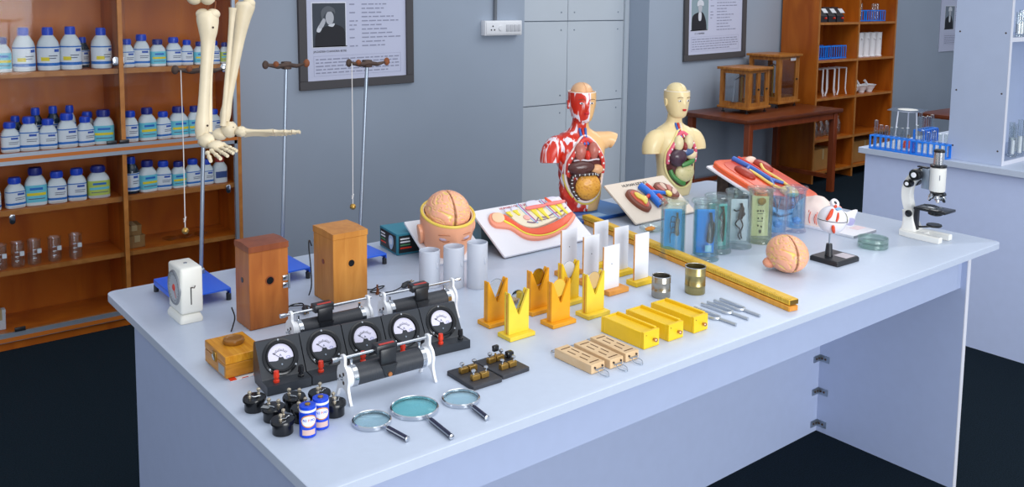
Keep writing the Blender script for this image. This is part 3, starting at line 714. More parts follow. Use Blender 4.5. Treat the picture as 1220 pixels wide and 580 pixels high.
def shelf_items():
    # small black panel meters
    for i, x in enumerate((5.84, 5.96, 6.08)):
        t = thing('desk_meter', 'small black desk meter, %s from left on open shelf' % ORD[i], 'meter', (x, 2.95, 1.2855), group='meters on the open shelf')
        b = B(); b.prism([(0, 0), (.10, 0), (.10, .1), (.06, .12), (0, .05)], 0, .1, Matrix.Translation((-.05, -.05, 0)) @ Matrix.Rotation(PI/2, 4, 'Z') @ RX90, bev=0)
        b.obj('housing', BLACK, t)
        b = B(); b.box(-.03, .03, -.002, .002, -.022, .022, M=Matrix.Translation((.05, -.022, .09)) @ Matrix.Rotation(-.7, 4, 'X')); b.obj('scale_window', PWHITE, t)
        b = B(); b.cyl((.02, -.05, .03), (.02, -.062, .035), .008, n=10); b.obj('terminal', RED, t)
    for (x, y, z, L, w) in ((5.80, 2.95, .9855, .2, 'first'), (5.86, 3.05, .9855, .2, 'second'), (6.03, 2.96, .9855, .22, 'third')):
        rk = rack(x, y, z, 0, 6, 'blue plastic rack, %s from left on open shelf' % w, L, False); rk.scale = (1, 1, 1.7)
    for (x, w) in ((6.34, 'left'), (6.60, 'right')):
        rk = rack(x, 2.96, 1.2855, 0, 6, 'blue plastic rack, %s one on top right of open shelf' % w, .24, False); rk.scale = (1, 1, 1.5)
        for k in range(3):
            b = B(); b.lathe([(0, 0), (.011, .002), (.011, .14), (.009, .14), (.009, .004), (0, .003)], 12)
            tag(b.obj('test_tube', GLASS, None, (x+.07+k*.04, 2.96, 1.296)), 'clear test tube, %s in %s rack topmost on open shelf' % (ORD[k], w), 'test tube', 'test tubes on the open shelf')
    P = None
    for i in range(5):
        x = 6.385+i*.098; lab = 'white enamel cylinder jar, %s from left on open shelf' % ORD[i]
        if not P:
            P = thing('white_cylinder', lab, 'jar', (x, 2.96, .9855), group='white cylinders on the open shelf')
            b = B(); b.lathe([(0, .0005), (.038, .0005), (.038, .008), (.034, .012), (.034, .2), (.037, .205), (.032, .205), (.030, .02), (0, .015)], 22); b.obj('body', PWHITE, P)
            b = B(); b.lathe([(0, 0), (.005, 0), (.005, .012), (0, .014)], 8, Matrix.Translation((-.02, -.034, .155)) @ RX90); b.obj('side_knob', PWHITE, P)
        else: dup(P, (x, 2.96, .9855), 0, lab)
    P = None
    for i in range(3):
        x = 6.41+i*.125; lab = 'white porcelain mortar with pestle, %s from left on open shelf' % ORD[i]
        if not P:
            P = thing('mortar', lab, 'mortar', (x, 2.95, .6825), group='mortars on the open shelf')
            b = B(); b.lathe([(0, .0005), (.026, .0005), (.026, .008), (.05, .05), (.06, .062), (.056, .064), (.04, .03), (0, .018)], 24); b.obj('bowl', PWHITE, P)
            b = B(); b.tube([(.0, 0, .03), (-.02, 0, .055), (-.075, 0, .10)], [.012, .008, .011], 10); b.obj('pestle', PWHITE, P)
        else: dup(P, (x, 2.95, .6825), 0, lab)
    for i, x in enumerate((5.845, 6.01, 6.185)):
        t = thing('wire_stand', 'white bent wire stand, %s from left on open shelf' % ORD[i], 'stand', (x, 2.97, .6825), 0, 'white wire stands on the open shelf')
        for k, (ya, s) in enumerate(((-.05, 1), (.05, 1))):
            b = B(); b.tube([(-.068, ya, .006), (-.05, ya, .05), (-.055, ya, .225), (.055, ya, .225), (.05, ya, .05), (.068, ya, .006)], .0055, 8); b.obj('wire_frame', PWHITE, t)
        b = B(); b.tube([(-.055, -.05, .225), (-.055, .05, .225)], .0055, 8); b.tube([(.055, -.05, .225), (.055, .05, .225)], .0055, 8); b.obj('cross_wire', PWHITE, t)
    P = None
    for i in range(6):
        x = 5.80+i*.085; lab = 'clear stoppered glass bottle, %s from left on open shelf' % ORD[i]
        if not P:
            P = thing('reagent_bottle', lab, 'bottle', (x, 2.97, .3505), group='reagent bottles on the open shelf')
            b = B(); b.lathe([(0, .0005), (.03, .0005), (.033, .006), (.033, .10), (.014, .13), (.013, .155), (.016, .158), (.011, .158), (.011, .13), (.03, .1), (.03, .008), (0, .006)], 18); b.obj('vessel', GLASS, P)
            b = B(); b.lathe([(0, .14), (.0105, .14), (.0115, .165), (.022, .18), (.02, .2), (0, .206)], 14); b.obj('stopper', GLASS, P)
        else: dup(P, (x, 2.97, .3505), 0, lab)
    carton(5.92, 3.0, .0905, .3, .2, .17, .05, 'open brown cardboard carton on bottom left of open shelf', mat('cardboard2', '#a8763a', .8, var=.08, scale=12))
    carton(6.58, 3.02, .0905, .42, .22, .18, -.03, 'brown cardboard carton on bottom right of open shelf', mat('cardboard2', '#a8763a', .8))
shelf_items()

# ================================================================== APPARATUS ON THE TABLE
YZ = Matrix.Rotation(PI/2, 4, 'Z') @ RX90      # profile (y, z), extruded along +x
T = lambda *a: Matrix.Translation(a)
def dial_scale():
    t = thing('dial_scale', 'white enamel dial balance box beside the blue stand base', 'scale', (.069, .778, TZ))
    b = B(); b.loft([[(x, y, z) for x, y in rrect(-e, .050+e, -e, .092+e, .006, 4)] for e, z in ((.0, .0005), (0, .008), (-.004, .017), (-.006, .0185))]); b.obj('base', CREAMWHITE, t)
    b = B(); b.box(.003, .052, .004, .086, .019, .122, .006, seg=3); b.obj('case', CREAMWHITE, t)
    MX = T(.003, .045, .072) @ Matrix.Rotation(-PI/2, 4, 'Y')
    b = B(); b.lathe([(.034, -.002), (.034, .003), (.037, .003), (.039, .0), (.039, -.002)], 32, MX); r = b.obj('dial_rim', mat('dial_rim', '#8e9298', .4, .4), t)
    b = B(); b.lathe([(0, .0004), (.034, .0004), (.034, .0012), (0, .0012)], 32, MX); d = b.obj('dial_face', mat('dial_grey', '#b7bcc2', .5), t)
    b = B()
    for i in range(24):
        a = 2*PI*i/24; b.box(-.0004, .0004, .027, .031, .0012, .0016, M=MX @ Matrix.Rotation(a, 4, 'Z'))
    b.obj('graduation', BLACK, d)
    b = B(); b.box(-.0006, .0006, -.005, .025, .0017, .0022, M=MX @ Matrix.Rotation(2.2, 4, 'Z')); b.obj('pointer', RED, d)
    b = B(); b.lathe([(0, .0012), (.008, .0012), (.006, .003), (0, .003)], 16, MX); b.obj('hub', RED, d)
    b = B(); b.box(.024, .0262, .0032, .0042, .04, .078); b.obj('slot', BLACK, t)
    b = B(); b.tube([(.025, .0035, .077), (.025, -.004, .080), (.029, -.006, .079), (.031, -.006, .084)], .0012, 6); b.obj('hook', IRON, t)
    b = B(); b.lathe([(0, .1222), (.004, .1222), (.004, .1235), (0, .1235)], 10, T(.028, .045, 0)); b.obj('top_screw', STEEL, t)
dial_scale()

def clamp_stand(x0, x1, y0, y1, rod, lean, label, clamp, string, n):
    t = thing('retort_stand', label, 'stand', (0, 0, TZ), group='blue retort stands')
    H = .03; b = B()
    b.prism(rrect(x0, x1, y0, y1, .004, 3), H-.004, H, bev=.0008); b.box(x0, x0+.003, y0+.003, y1-.003, .016, H-.003); b.box(x1-.003, x1, y0+.003, y1-.003, .016, H-.003)
    b.obj('base_plate', BLUE, t)
    for xx in (x0+.004, x1-.004):
        for yy in (y0+.008, y1-.008):
            q = B(); q.lathe([(0, .0004), (.006, .0004), (.006, .016), (.004, .018), (0, .018)], 12, T(xx, yy, 0)); q.obj('rubber_foot', BLACK, t)
    top = (rod[0]+lean, rod[1], .537); b = B(); b.cyl((rod[0], rod[1], H), top, .0047, n=12); b.obj('rod', STEEL, t)
    b = B(); b.lathe([(0, H), (.009, H), (.009, H+.01), (.006, H+.013), (0, H+.013)], 12, T(rod[0], rod[1], 0)); b.obj('collar', STEEL, t)
    tx, ty, tz = top; tz -= .008
    xa, xb = clamp
    b = B(); b.box(tx-.011, tx+.011, ty-.011, ty+.011, tz-.011, tz+.009, .003); bh = b.obj('bosshead', IRON, t)
    b = B(); b.tube([(xa, ty-.008, tz+.003), ((xa+tx)/2, ty-.012, tz-.002), (tx, ty-.008, tz+.001), ((xb+tx)/2, ty-.01, tz-.003), (xb, ty-.008, tz+.002)], [.004, .0065, .006, .0055, .003], 8); b.obj('clamp_arm', IRON, t)
    for xx, m in ((xa-.003, IRON), (xb+.004, RUST)):
        b = B(); b.ell((xx, ty-.008, tz+.003), (.009, .005, .011), 12, 8); b.obj('thumb_screw', m if n != 1 else (IRON if xx < tx else CHROME), t)
    b = B(); b.ell(((xa*.6+tx*.4), ty-.014, tz+.004), (.008, .006, .008), 10, 8); b.obj('wing_nut', RUST, t)
    if string:
        sx, zb = string
        p = thing('pendulum', label.replace('blue retort stand', 'pendulum: white thread with brass bob on stand'), 'pendulum', (sx, ty-.0145, TZ), group='pendulums')
        b = B(); b.tube([(0, 0, tz+.002), (.001, 0, (tz+zb)/2), (0, 0, zb+.008)], .0011, 6); b.obj('thread', mat('white_thread', '#d8d4d0', .8), p)
        b = B(); b.tube([(-.004, 0, zb+.03), (.003, .001, zb+.026), (-.003, 0, zb+.022), (.004, .001, zb+.034)], .0009, 5); b.obj('knot', mat('white_thread', '#d8d4d0', .8), p)
        b = B(); b.ell((0, 0, zb), (.0082, .0082, .0082), 16, 12); b.obj('bob', BRASS, p)
    return t
clamp_stand(.093, .217, .868, 1.042, (.2, 1.02), .022, 'blue retort stand behind the dial balance', (.152, .262), (.16, .145), 1)
clamp_stand(.312, .436, .905, 1.075, (.425, 1.05), .02, 'blue retort stand behind the darker wooden box', (.388, .494), None, 2)
clamp_stand(.528, .652, .895, 1.045, (.627, 1.0), .027, 'blue retort stand behind the lighter wooden box', (.598, .706), (.600, .146), 3)

def tall_box(x0, x1, y0, y1, h, m, ml, label, slope, clasp):
    w, d = x1-x0, y1-y0
    t = thing('wooden_light_box', label, 'wooden box', (x0, y0, TZ))
    b = B(); b.box(0, w, 0, d, .0005, h-.014, .0012, seg=1); b.obj('case', m, t)
    b = B(); b.prism([(-.001, h-.0138), (d+.001, h-.0138), (d+.001, h+.001-slope*.2), (d*.5, h+.002), (-.001, h-.001)], -.001, w+.001, YZ); b.obj('lid', ml, t)
    b = B(); b.lathe([(0, 0), (.0085, 0), (.0075, .0012), (0, .0012)], 18, T(w*.52, .0004, h*.56) @ RX90); b.obj('aperture', BLACK_S, t)
    b = B(); b.lathe([(.008, 0), (.0105, 0), (.0100, .0016), (.008, .0016)], 18, T(w*.52, .0004, h*.56) @ RX90); b.obj('aperture_rim', ml, t)
    MX = T(.0004, d*.5, h*.56) @ Matrix.Rotation(-PI/2, 4, 'Y')
    b = B(); b.lathe([(0, 0), (.006, 0), (.006, .0012), (0, .0012)], 16, MX); b.obj('side_aperture', DARKBOX_S if m is LIGHTBOX else BLACK, t)
    if clasp:
        for k, z in enumerate((h*.56, h*.47)):
            b = B(); b.box(w-.014, w-.002, -.003, .0003, z-.006, z+.006, .001); b.box(w+.0002, w+.0028, .0, .012, z-.006, z+.006, .001); c = b.obj('hinge_plate', CHROME, t)
            b = B(); b.cyl((w+.0005, -.002, z-.008), (w+.0005, -.002, z+.008), .0024, n=10); b.obj('hinge_pin', STEEL, c)
    return t
tall_box(.174, .262, .656, .732, .183, DARKBOX, DARKBOX_S, 'dark brown tall wooden box with round hole and metal hinge', 1*.01, True)
tall_box(.385, .473, .685, .784, .170, LIGHTBOX, LIGHTBOX, 'lighter tan tall wooden box with round hole', .0, False)
def cable(name, pts, label, plug=True, r=.0016):
    t = thing(name, label, 'cable', (pts[0][0], pts[0][1], TZ)); o = Vector(pts[0]); o.z = 0
    P = [Vector(p)-o for p in cr(pts, 6, False)]
    b = B(); b.tube(P, r, 6); b.obj('cord', BLACK_S, t)
    if plug:
        e, d = P[-1], (P[-1]-P[-3]).normalized()
        b = B(); b.tube([e-d*.002, e+d*.006, e+d*.02, e+d*.026], [.003, .0075, .0065, .004], 10); p = b.obj('plug', BLACK, t)
        sd = d.cross(Vector((0, 0, 1))).normalized()*.0035
        for s in (-1, 1):
            b = B(); b.cyl(e+d*.0265+sd*s, e+d*.037+sd*s, .0012, n=8); b.obj('pin', BRASS, p)
    return t
cable('power_cable', [(.166, .735, .03), (.160, .72, .035), (.158, .70, .022), (.15, .69, .008), (.14, .675, .0025)], 'short black cable behind the dark wooden box', False)
cable('power_cable', [(.30, .74, .004), (.33, .72, .0055), (.335, .70, .004), (.31, .69, .003), (.285, .71, .006), (.30, .73, .009), (.325, .725, .01), (.32, .70, .009)], 'coiled black power cable between the two wooden boxes')
cable('power_cable', [(.475, .76, .03), (.49, .75, .008), (.51, .735, .0025), (.53, .74, .003), (.545, .73, .006), (.525, .715, .007), (.50, .72, .003), (.515, .70, .003), (.545, .69, .0035), (.575, .695, .008)], 'black power cable and plug right of the tan wooden box')
cable('power_cable', [(.383, .79, .12), (.376, .788, .135), (.371, .78, .12), (.370, .77, .08), (.374, .775, .03), (.372, .785, .003)], 'thin black wire hanging down the tan wooden box', False)
def pin():
    b = B(); b.tube([(0, 0, .001), (.002, 0, .012), (-.001, 0, .02), (.001, 0, .024)], [.0045, .003, .0015, .003], 8); tag(b.obj('copper_lug', RUST, None, (.508, .70, TZ)), 'small upright copper lug on the power cable', 'lug')
pin()

def knob_box():
    t = thing('hinged_wooden_box', 'small honey wooden box with round turned knob on its lid', 'wooden box', (.041, .449, TZ+.0032)); w, d, h = .076, .106, .042
    b = B(); b.box(0, w, 0, d, 0, h*.62, .001, seg=1); b.obj('case', HONEY_B, t)
    b = B(); b.box(0, w, 0, d, h*.63, h, .001, seg=1); b.obj('lid', HONEY, t)
    b = B(); b.lathe([(0, h), (.0185, h), (.0205, h+.004), (.0195, h+.009), (.015, h+.0105), (.013, h+.0085), (0, h+.0085)], 28, T(w*.52, d*.56, 0)); b.obj('turned_knob', mat('knob_wood', '#8a5a1c', .3, var=.1), t)
    b = B(); b.box(-.002, .0005, d*.44, d*.58, h*.42, h*.86, .0006); c = b.obj('clasp', BRASS, t)
    b = B(); b.tube([(-.003, d*.47, h*.5), (-.004, d*.51, h*.62), (-.003, d*.55, h*.7)], .0014, 6); b.obj('clasp_hook', STEEL, c)
    b = B(); b.box(-.0008, .0002, d*.06, d*.32, h*.08, h*.5); b.obj('paper_label', mat('silver_label', '#9aa0a4', .4), t)
    t = thing('booklet', 'thin red and white paper booklet under the honey wooden box', 'booklet', (.046, .438, TZ))
    b = B(); b.box(0, .085, 0, .10, .0004, .0016); b.obj('cover', PWHITE, t)
    for i, a in enumerate(((0, .012, 0, .09), (.022, .034, -.0002, .0012), (.044, .052, -.0002, .0012))):
        b = B(); b.box(a[0], a[1], a[2], a[3], .0017, .0028); b.obj('red_print', RED, t)
knob_box()

# ---- five panel meters in a slightly turned row
METF = mat('meter_black', '#2e3238', .35, spec=.5); DIAL = mat('meter_dial', '#d9d6ea', .4, emit=None)
def meters():
    w = .0835; ang = math.atan2(.302-.340, .497-.074)
    prof = [(0, .0005), (.070, .0005), (.079, .02), (.077, .070), (.072, .0775), (.066, .0775), (.030, .019), (.028, .0175), (0, .0175)]
    ordw = ['leftmost black panel meter of five, next to honey box', 'second black panel meter from left, behind the round black knobs', 'middle black panel meter of the row of five', 'fourth black panel meter from left, behind the front rheostat', 'rightmost black panel meter with clear red and black terminals']
    P = None
    sl = math.atan2(.0775-.019, .066-.030)
    for i in range(5):
        x = .074+math.cos(ang)*i*w*1.0115; y = .340+math.sin(ang)*i*w*1.0115
        if P: dup(P, (x, y, TZ), ang, ordw[i]); continue
        P = thing('panel_meter', ordw[i], 'meter', (x, y, TZ), ang, 'black panel meters in a row')
        b = B(); b.prism(prof, .0005, w-.0005, YZ); b.obj('housing', METF, P)
        # dial on the sloped face: local frame with z out of the slope
        M = T(w/2, .048, .0483) @ Matrix.Rotation(sl, 4, 'X')
        b = B(); b.lathe([(.0245, 0), (.0335, 0), (.0335, .002), (.031, .003), (.0285, .003), (.0275, .0055), (.0245, .0055)], 36, M); b.obj('bezel', BLACK_S, P)
        b = B(); b.lathe([(0, .0003), (.0245, .0003), (.0245, .0012), (0, .0012)], 32, M); d = b.obj('dial_plate', METF, P)
        seg = [(.0236*math.cos(a), .0236*math.sin(a)) for a in [PI*(-.06)+PI*1.12*k/24 for k in range(25)]]
        seg += [(-.010, -.0062), (-.006, -.0056), (-.004, -.001), (.004, -.001), (.006, -.0056), (.010, -.0062)]
        b = B(); b.prism(seg, .0012, .0018, M); w_ = b.obj('scale_window', DIAL, P)
        b = B()
        for k in range(13):
            a = math.radians(38+k*104/12); b.box(-.0003, .0003, .0135, .0165 if k % 3 else .0178, .0019, .0023, M=M @ T(0, -.003, 0) @ Matrix.Rotation(a-PI/2, 4, 'Z'))
        b.tube([tuple(M @ Vector((.0135*math.cos(a), -.003+.0135*math.sin(a), .0021))) for a in [math.radians(38+104*k/16) for k in range(17)]], .00025, 4)
        b.obj('graduation', BLACK, w_)
        text('unit_letter', 'A', .006, LTEXT, w_, M @ T(0, .001, .002))
        b = B(); b.tube([tuple(M @ Vector((.0135+.0035*math.cos(a), -.003+.002*math.sin(a), .002))) for a in [2*PI*k/14 for k in range(14)]], .0003, 4, True); b.obj('maker_oval', LLOGO, w_)
        b = B(); b.box(-.0004, .0004, 0, .018, .0024, .0028, M=M @ T(0, -.003, 0) @ Matrix.Rotation(.85, 4, 'Z')); b.obj('needle', BLACK, w_)
        b = B(); b.lathe([(0, .0012), (.002, .0012), (.0015, .0025), (0, .0025)], 10, M @ T(0, -.014, 0)); b.obj('zero_screw', STEEL, d)
        for a in (90, 218, 322):
            a = math.radians(a); b = B(); b.lathe([(0, 0), (.0024, 0), (.0018, .0035), (0, .0038)], 10, M @ T(.031*math.cos(a), .031*math.sin(a), .001)); b.obj('bezel_screw', CHROME, P)
        for xx, m in ((.022, RED), (.068, BLACK_S)):
            b = B(); b.lathe([(0, .0175), (.0055, .0175), (.0055, .021), (.0042, .022), (.0042, .026), (.0055, .027), (.0045, .038), (0, .0385)], 14, T(xx, .014, 0)); b.obj('terminal', m, P)
meters()

def rheostat(x, y, rz, label, L, slider, knob_end):
    t = thing('rheostat', label, 'rheostat', (x, y, TZ), rz, 'sliding rheostats')
    zc, r = .042, .0188
    b = B(); b.cyl((.020, 0, zc), (L-.020, 0, zc), r, n=32); b.obj('coil_tube', TUBE, t)
    for xa, xb in ((.012, .0205), (L-.0205, L-.012)):
        b = B(); b.lathe([(r-.004, 0), (r+.0012, 0), (r+.0012, abs(xb-xa)), (r-.004, abs(xb-xa))], 32, T(xa, 0, zc) @ Matrix.Rotation(PI/2, 4, 'Y')); b.obj('metal_band', CHROME, t)
    for k, xx in enumerate((0, L)):
        s = 1 if k == 0 else -1
        out = cr([(-.006, .083), (.006, .083), (.0075, .074), (.008, .066), (.018, .058), (.0225, .044), (.020, .028), (.025, .012), (.031, .0005), (.024, .0005), (.016, .016), (.006, .0225), (-.006, .0225), (-.016, .016), (-.024, .0005), (-.031, .0005), (-.025, .012), (-.020, .028), (-.0225, .044), (-.018, .058), (-.008, .066), (-.0075, .074)], 3)
        out = [(p[0], max(p[1], .0005)) for p in out]
        b = B(); b.prism(out, 0, .005, T(xx-.0025, 0, 0) @ YZ); f = b.obj('end_frame', PWHITE, t)
        b = B(); b.lathe([(0, 0), (r*.98, 0), (r*.98, .009), (0, .009)], 28, T(xx+s*.0027, 0, zc) @ Matrix.Rotation(s*PI/2, 4, 'Y')); b.obj('end_boss', PWHITE, f)
        MX = T(xx-s*.0026, 0, zc) @ Matrix.Rotation(-s*PI/2, 4, 'Y')
        for a in (90, 210, 330):
            a = math.radians(a); q = B(); q.lathe([(0, 0), (.0035, 0), (.0035, .0004), (0, .0004)], 10, MX @ T(.009*math.cos(a), .009*math.sin(a), 0)); q.obj('vent_hole', IRON, f)
        q = B(); q.lathe([(0, 0), (.004, 0), (.004, .003), (.0022, .003), (.0022, .008), (0, .0085)], 12, MX); q.obj('axle_nut', CHROME, f)
    za = .078
    b = B(); b.cyl((-.022 if knob_end < 0 else -.008, 0, za), (L+(.022 if knob_end > 0 else .008), 0, za), .0028, n=12); rd = b.obj('slide_rod', CHROME, t)
    e = -.022 if knob_end < 0 else L+.022
    b = B(); b.lathe([(0, 0), (.0045, 0), (.0045, .01), (.003, .012), (.003, .017), (0, .018)], 12, T(e, 0, za) @ Matrix.Rotation(PI/2*(1 if knob_end < 0 else -1), 4, 'Y')); b.obj('rod_terminal', CHROME, rd)
    xs = L*slider
    b = B(); b.box(xs-.021, xs+.021, -.011, .012, za-.006, za+.010, .002); b.box(xs-.016, xs+.016, -.017, -.009, .050, za+.004, .003); sl = b.obj('slider', BLACK, t)
    b = B(); b.prism([(xs-.016, -.004), (xs+.016, -.004), (xs+.008, -.026), (xs-.008, -.026)], 0, .003, T(0, -.0175, .058) @ RX90); b.obj('contact_flap', BLACK, sl)
    b = B(); b.box(xs-.014, xs+.016, -.008, -.002, za+.0101, za+.0108); b.obj('red_label', mat('red_label', '#c0392f', .4), sl)
    b = B(); b.lathe([(0, 0), (.0045, 0), (.004, .002), (0, .002)], 10, T(xs, -.0208, .036) @ RX90); b.obj('copper_contact', mat('copper', '#c07a4a', .35, .7), sl)
    for xx in (.017, L-.017):
        b = B(); b.cyl((xx, .004, zc+r), (xx, .004, zc+r+.009), .003, n=10); b.obj('terminal_post', CHROME, t)
    return t
rheostat(.176, .246, -.045, 'front white-ended rheostat with black coil, before the panel meters', .172, .47, -1)
rheostat(.196, .503, -.045, 'rheostat behind the two leftmost meters, before wooden boxes', .170, .40, -1)
rheostat(.402, .492, -.045, 'rheostat behind the two rightmost panel meters', .172, .50, 1)

def bobbins():
    P = None; L = ['outermost left round black terminal block below the leftmost meter', 'round black terminal block with paper sticker, second from left', 'frontmost round black terminal block left of the batteries', 'round black terminal block touching the meter base', 'round black terminal block hidden behind the front battery', 'rearmost round black terminal block under second meter', 'round black terminal block right of the batteries']
    for i, (x, y, rz) in enumerate(((.037, .307, .2), (.048, .254, -.9), (.041, .202, .9), (.093, .270, -.7), (.086, .222, .5), (.135, .258, .9), (.138, .208, 1.2))):
        if P: c = dup(P, (x, y, TZ), rz, L[i])
        else:
            P = c = thing('terminal_block', L[0], 'terminal block', (x, y, TZ), rz, 'round black terminal blocks')
            b = B(); b.lathe([(0, .0005), (.0168, .0005), (.017, .0015), (.0168, .016), (.0198, .0175), (.020, .021), (.0188, .0235), (0, .0245)], 32); b.obj('body', BLACK_S, P)
            for s in (-1, 1):
                b = B(); b.lathe([(0, .0235), (.0028, .0235), (.0028, .027), (.0016, .028), (.0016, .030), (.0034, .0315), (.0034, .0345), (.002, .0362), (0, .0366)], 12, T(s*.009, .001, 0)); b.obj('terminal_screw', mat('nickel', '#c8bda8', .3, .8), P)
            b = B(); b.tube([(-.009, .001, .0275), (-.004, -.006, .026), (.004, -.0065, .0255), (.007, -.009, .0255)], .0009, 5); b.obj('wire', CHROME, P)
        if i == 1:
            b = B(); b.box(-.007, .007, -.0045, .0045, 0, .0006, M=T(-.0095, -.008, .0243)); b.obj('paper_sticker', mat('grey_sticker', '#8b8f92', .5), c)
bobbins()

BATB = mat('battery_blue', '#1546d0', .25); 
def batteries():
    P = None
    for i, (x, y) in enumerate(((.070, .170), (.099, .182))):
        lab = ['blue dry cell battery standing in front', 'blue dry cell battery standing behind the other one'][i]
        if P: dup(P, (x, y, TZ), 0, lab); continue
        P = thing('battery', lab, 'battery', (x, y, TZ), group='blue batteries'); r, h = .0137, .0525
        b = B(); b.lathe([(0, .0004), (r-.001, .0004), (r, .0015), (r, h-.0095), (0, h-.0095)], 32); b.obj('jacket', BATB, P)
        b = B(); b.lathe([(0, h-.0094), (r, h-.0094), (r+.0002, h-.008), (r, h-.0055), (0, h-.0055)], 32); b.obj('white_band', PWHITE, P)
        b = B(); b.lathe([(0, h-.0054), (r-.0004, h-.0054), (r-.0006, h-.001), (r-.0025, h), (.006, h-.0008), (0, h-.0008)], 32); b.obj('top_seal', BATB, P)
        b = B(); b.lathe([(0, h-.0007), (.0045, h-.0007), (.0045, h+.0012), (.002, h+.002), (0, h+.002)], 16); b.obj('positive_cap', BRASS, P)
        # wrapped print facing the camera side
        def wrap(nm, a0, w, z0, z1, m, par, e, ov=False):
            q = B(); n = 12; V = []
            for k in range(n+1):
                a = a0+w*(k/n-.5); f = math.sqrt(max(0, 1-(2*k/n-1)**2)) if ov else 1; zc = (z0+z1)/2; hh = (z1-z0)/2*max(f, .02)
                V.append([(rr*math.cos(a), rr*math.sin(a), zz) for rr in (r-.0004, r+e) for zz in (zc-hh, zc+hh)])
            W = [[q.bm.verts.new(c) for c in s] for s in V]
            for a_, b_ in zip(W, W[1:]):
                for (i0, i1) in ((0, 1), (1, 3), (3, 2), (2, 0)): q.bm.faces.new((a_[i0], a_[i1], b_[i1], b_[i0]))
            q.bm.faces.new((W[0][0], W[0][2], W[0][3], W[0][1])); q.bm.faces.new((W[-1][0], W[-1][1], W[-1][3], W[-1][2]))
            return q.obj(nm, m, par)
        A = math.radians(-108)
        g = wrap('gold_oval', A, 2.0, .0185, .0395, mat('battery_gold', '#d8912c', .3), P, .0004, True)
        wrap('white_oval', A, 1.75, .0205, .0378, PWHITE, g, .0007, True)
        wrap('info_panel', A, 1.6, .0055, .0145, mat('battery_panel', '#d9b9b0', .4), P, .0004)
        for k, ch in enumerate('NIPPO'):
            a = A+(k-2)*.27
            M = T((r+.0008)*math.cos(a), (r+.0008)*math.sin(a), .0285) @ Matrix.Rotation(a+PI/2, 4, 'Z') @ RX90
            text('logo_letter', ch, .0062, RED if ch == 'P' and k == 2 else BATB, g, M, .0002)
batteries()

def magnifier(x, y, r, hx, hy, lens, label):
    t = thing('magnifying_glass', label, 'magnifier', (x, y, TZ)); d = Vector((hx-x, hy-y, 0)); L = d.length; d.normalize()
    b = B(); b.lathe([(r-.0015, .0012), (r, .0005), (r+.0015, .0015), (r+.0015, .0068), (r, .0082), (r-.0015, .0074), (r-.002, .0045)], 48); b.obj('rim', CHROME, t)
    b = B(); rr = r-.0018
    b.lathe([(0, .0012)]+[(rr*k/8, .0012+.0028*(k/8)**2) for k in range(1, 9)]+[(rr*k/8, .0102-.0042*(k/8)**2) for k in range(8, 0, -1)]+[(0, .0102)], 40); b.obj('lens', lens, t)
    a = d*(r+.001)+Vector((0, 0, .006)); e = d*L+Vector((0, 0, .0052)); m = a.lerp(e, .18)
    b = B(); b.tube([a, a.lerp(m, .4), m], [.0035, .0028, .0042], 10); b.obj('ferrule', CHROME, t)
    b = B(); b.tube([m, m.lerp(e, .02), m.lerp(e, .96)], [.003, .0045, .0046], 12); b.obj('handle', mat('navy_handle', '#1d2140', .25), t)
    b = B(); b.tube([m.lerp(e, .961), m.lerp(e, .985), e], [.0048, .0048, .003], 12); b.obj('end_cap', CHROME, t)
    sd = d.cross(Vector((0, 0, 1)))*.0042
    b = B(); b.tube([m+sd+Vector((0, 0, .002)), m.lerp(e, .95)+sd+Vector((0, 0, .002))], .0012, 6); b.obj('chrome_strip', CHROME, t)
magnifier(.173, .143, .0315, .186, .050, LENS, 'smallest-looking magnifying glass lying nearest the batteries')
magnifier(.255, .139, .0405, .246, .012, LENS_T, 'large teal-tinted magnifying glass lying in the middle')
magnifier(.340, .120, .0325, .331, .030, LENS, 'magnifying glass lying in front of the plug keys')

def plug_key(x0, y0, rz, label, plugs):
    t = thing('plug_key', label, 'plug key', (x0, y0, TZ), rz, 'brass plug keys on black boards'); w, d = .068, .088
    b = B(); b.prism(rrect(0, w, 0, d, .004, 3), .0005, .008, bev=.001); b.obj('base_board', mat('ebonite', '#33343a', .5, var=.2, scale=40), t)
    for j, yy in enumerate((.024, .062)):
        for i, xx in enumerate((.022, .042)):
            b = B(); b.box(xx-.0088, xx+.0088, yy-.005, yy+.005, .0082, .018, .0008, seg=1); k = b.obj('brass_block', BRASS, t)
            sx = xx+(-.004 if i == 0 else .004)
            q = B(); q.lathe([(0, .0182), (.0018, .0182), (.0018, .0225), (.0042, .024), (.0046, .0265), (.003, .0285), (0, .029)], 12, T(sx, yy, 0)); q.obj('terminal_screw', CHROME, k)
        if plugs[j]:
            b = B(); b.lathe([(0, .0182), (.0022, .0182), (.002, .024), (0, .024)], 10, T(.032, yy, 0)); p = b.obj('plug_pin', BRASS, t)
            z = .0242+plugs[j]*.004
            b = B(); b.box(.0255, .0385, yy-.004, yy+.004, z, z+.012, .002); b.obj('plug_head', BLACK_S, p)
plug_key(.379, .137, -.02, 'brass plug key on black board, left of the pair', (0, 0))
plug_key(.4515, .142, .02, 'brass plug key with black plugs, right of the pair', (0, 1))
def loose_plug():
    b = B(); b.box(-.008, .008, -.006, .006, .0003, .013, .003); b.cyl((-.008, 0, .005), (-.020, 0, .003), .0024, n=8)
    tag(b.obj('loose_plug', BLACK_S, None, (.5155, .203, TZ+.008)), 'black plug head standing at back of right plug key', 'plug')
loose_plug()

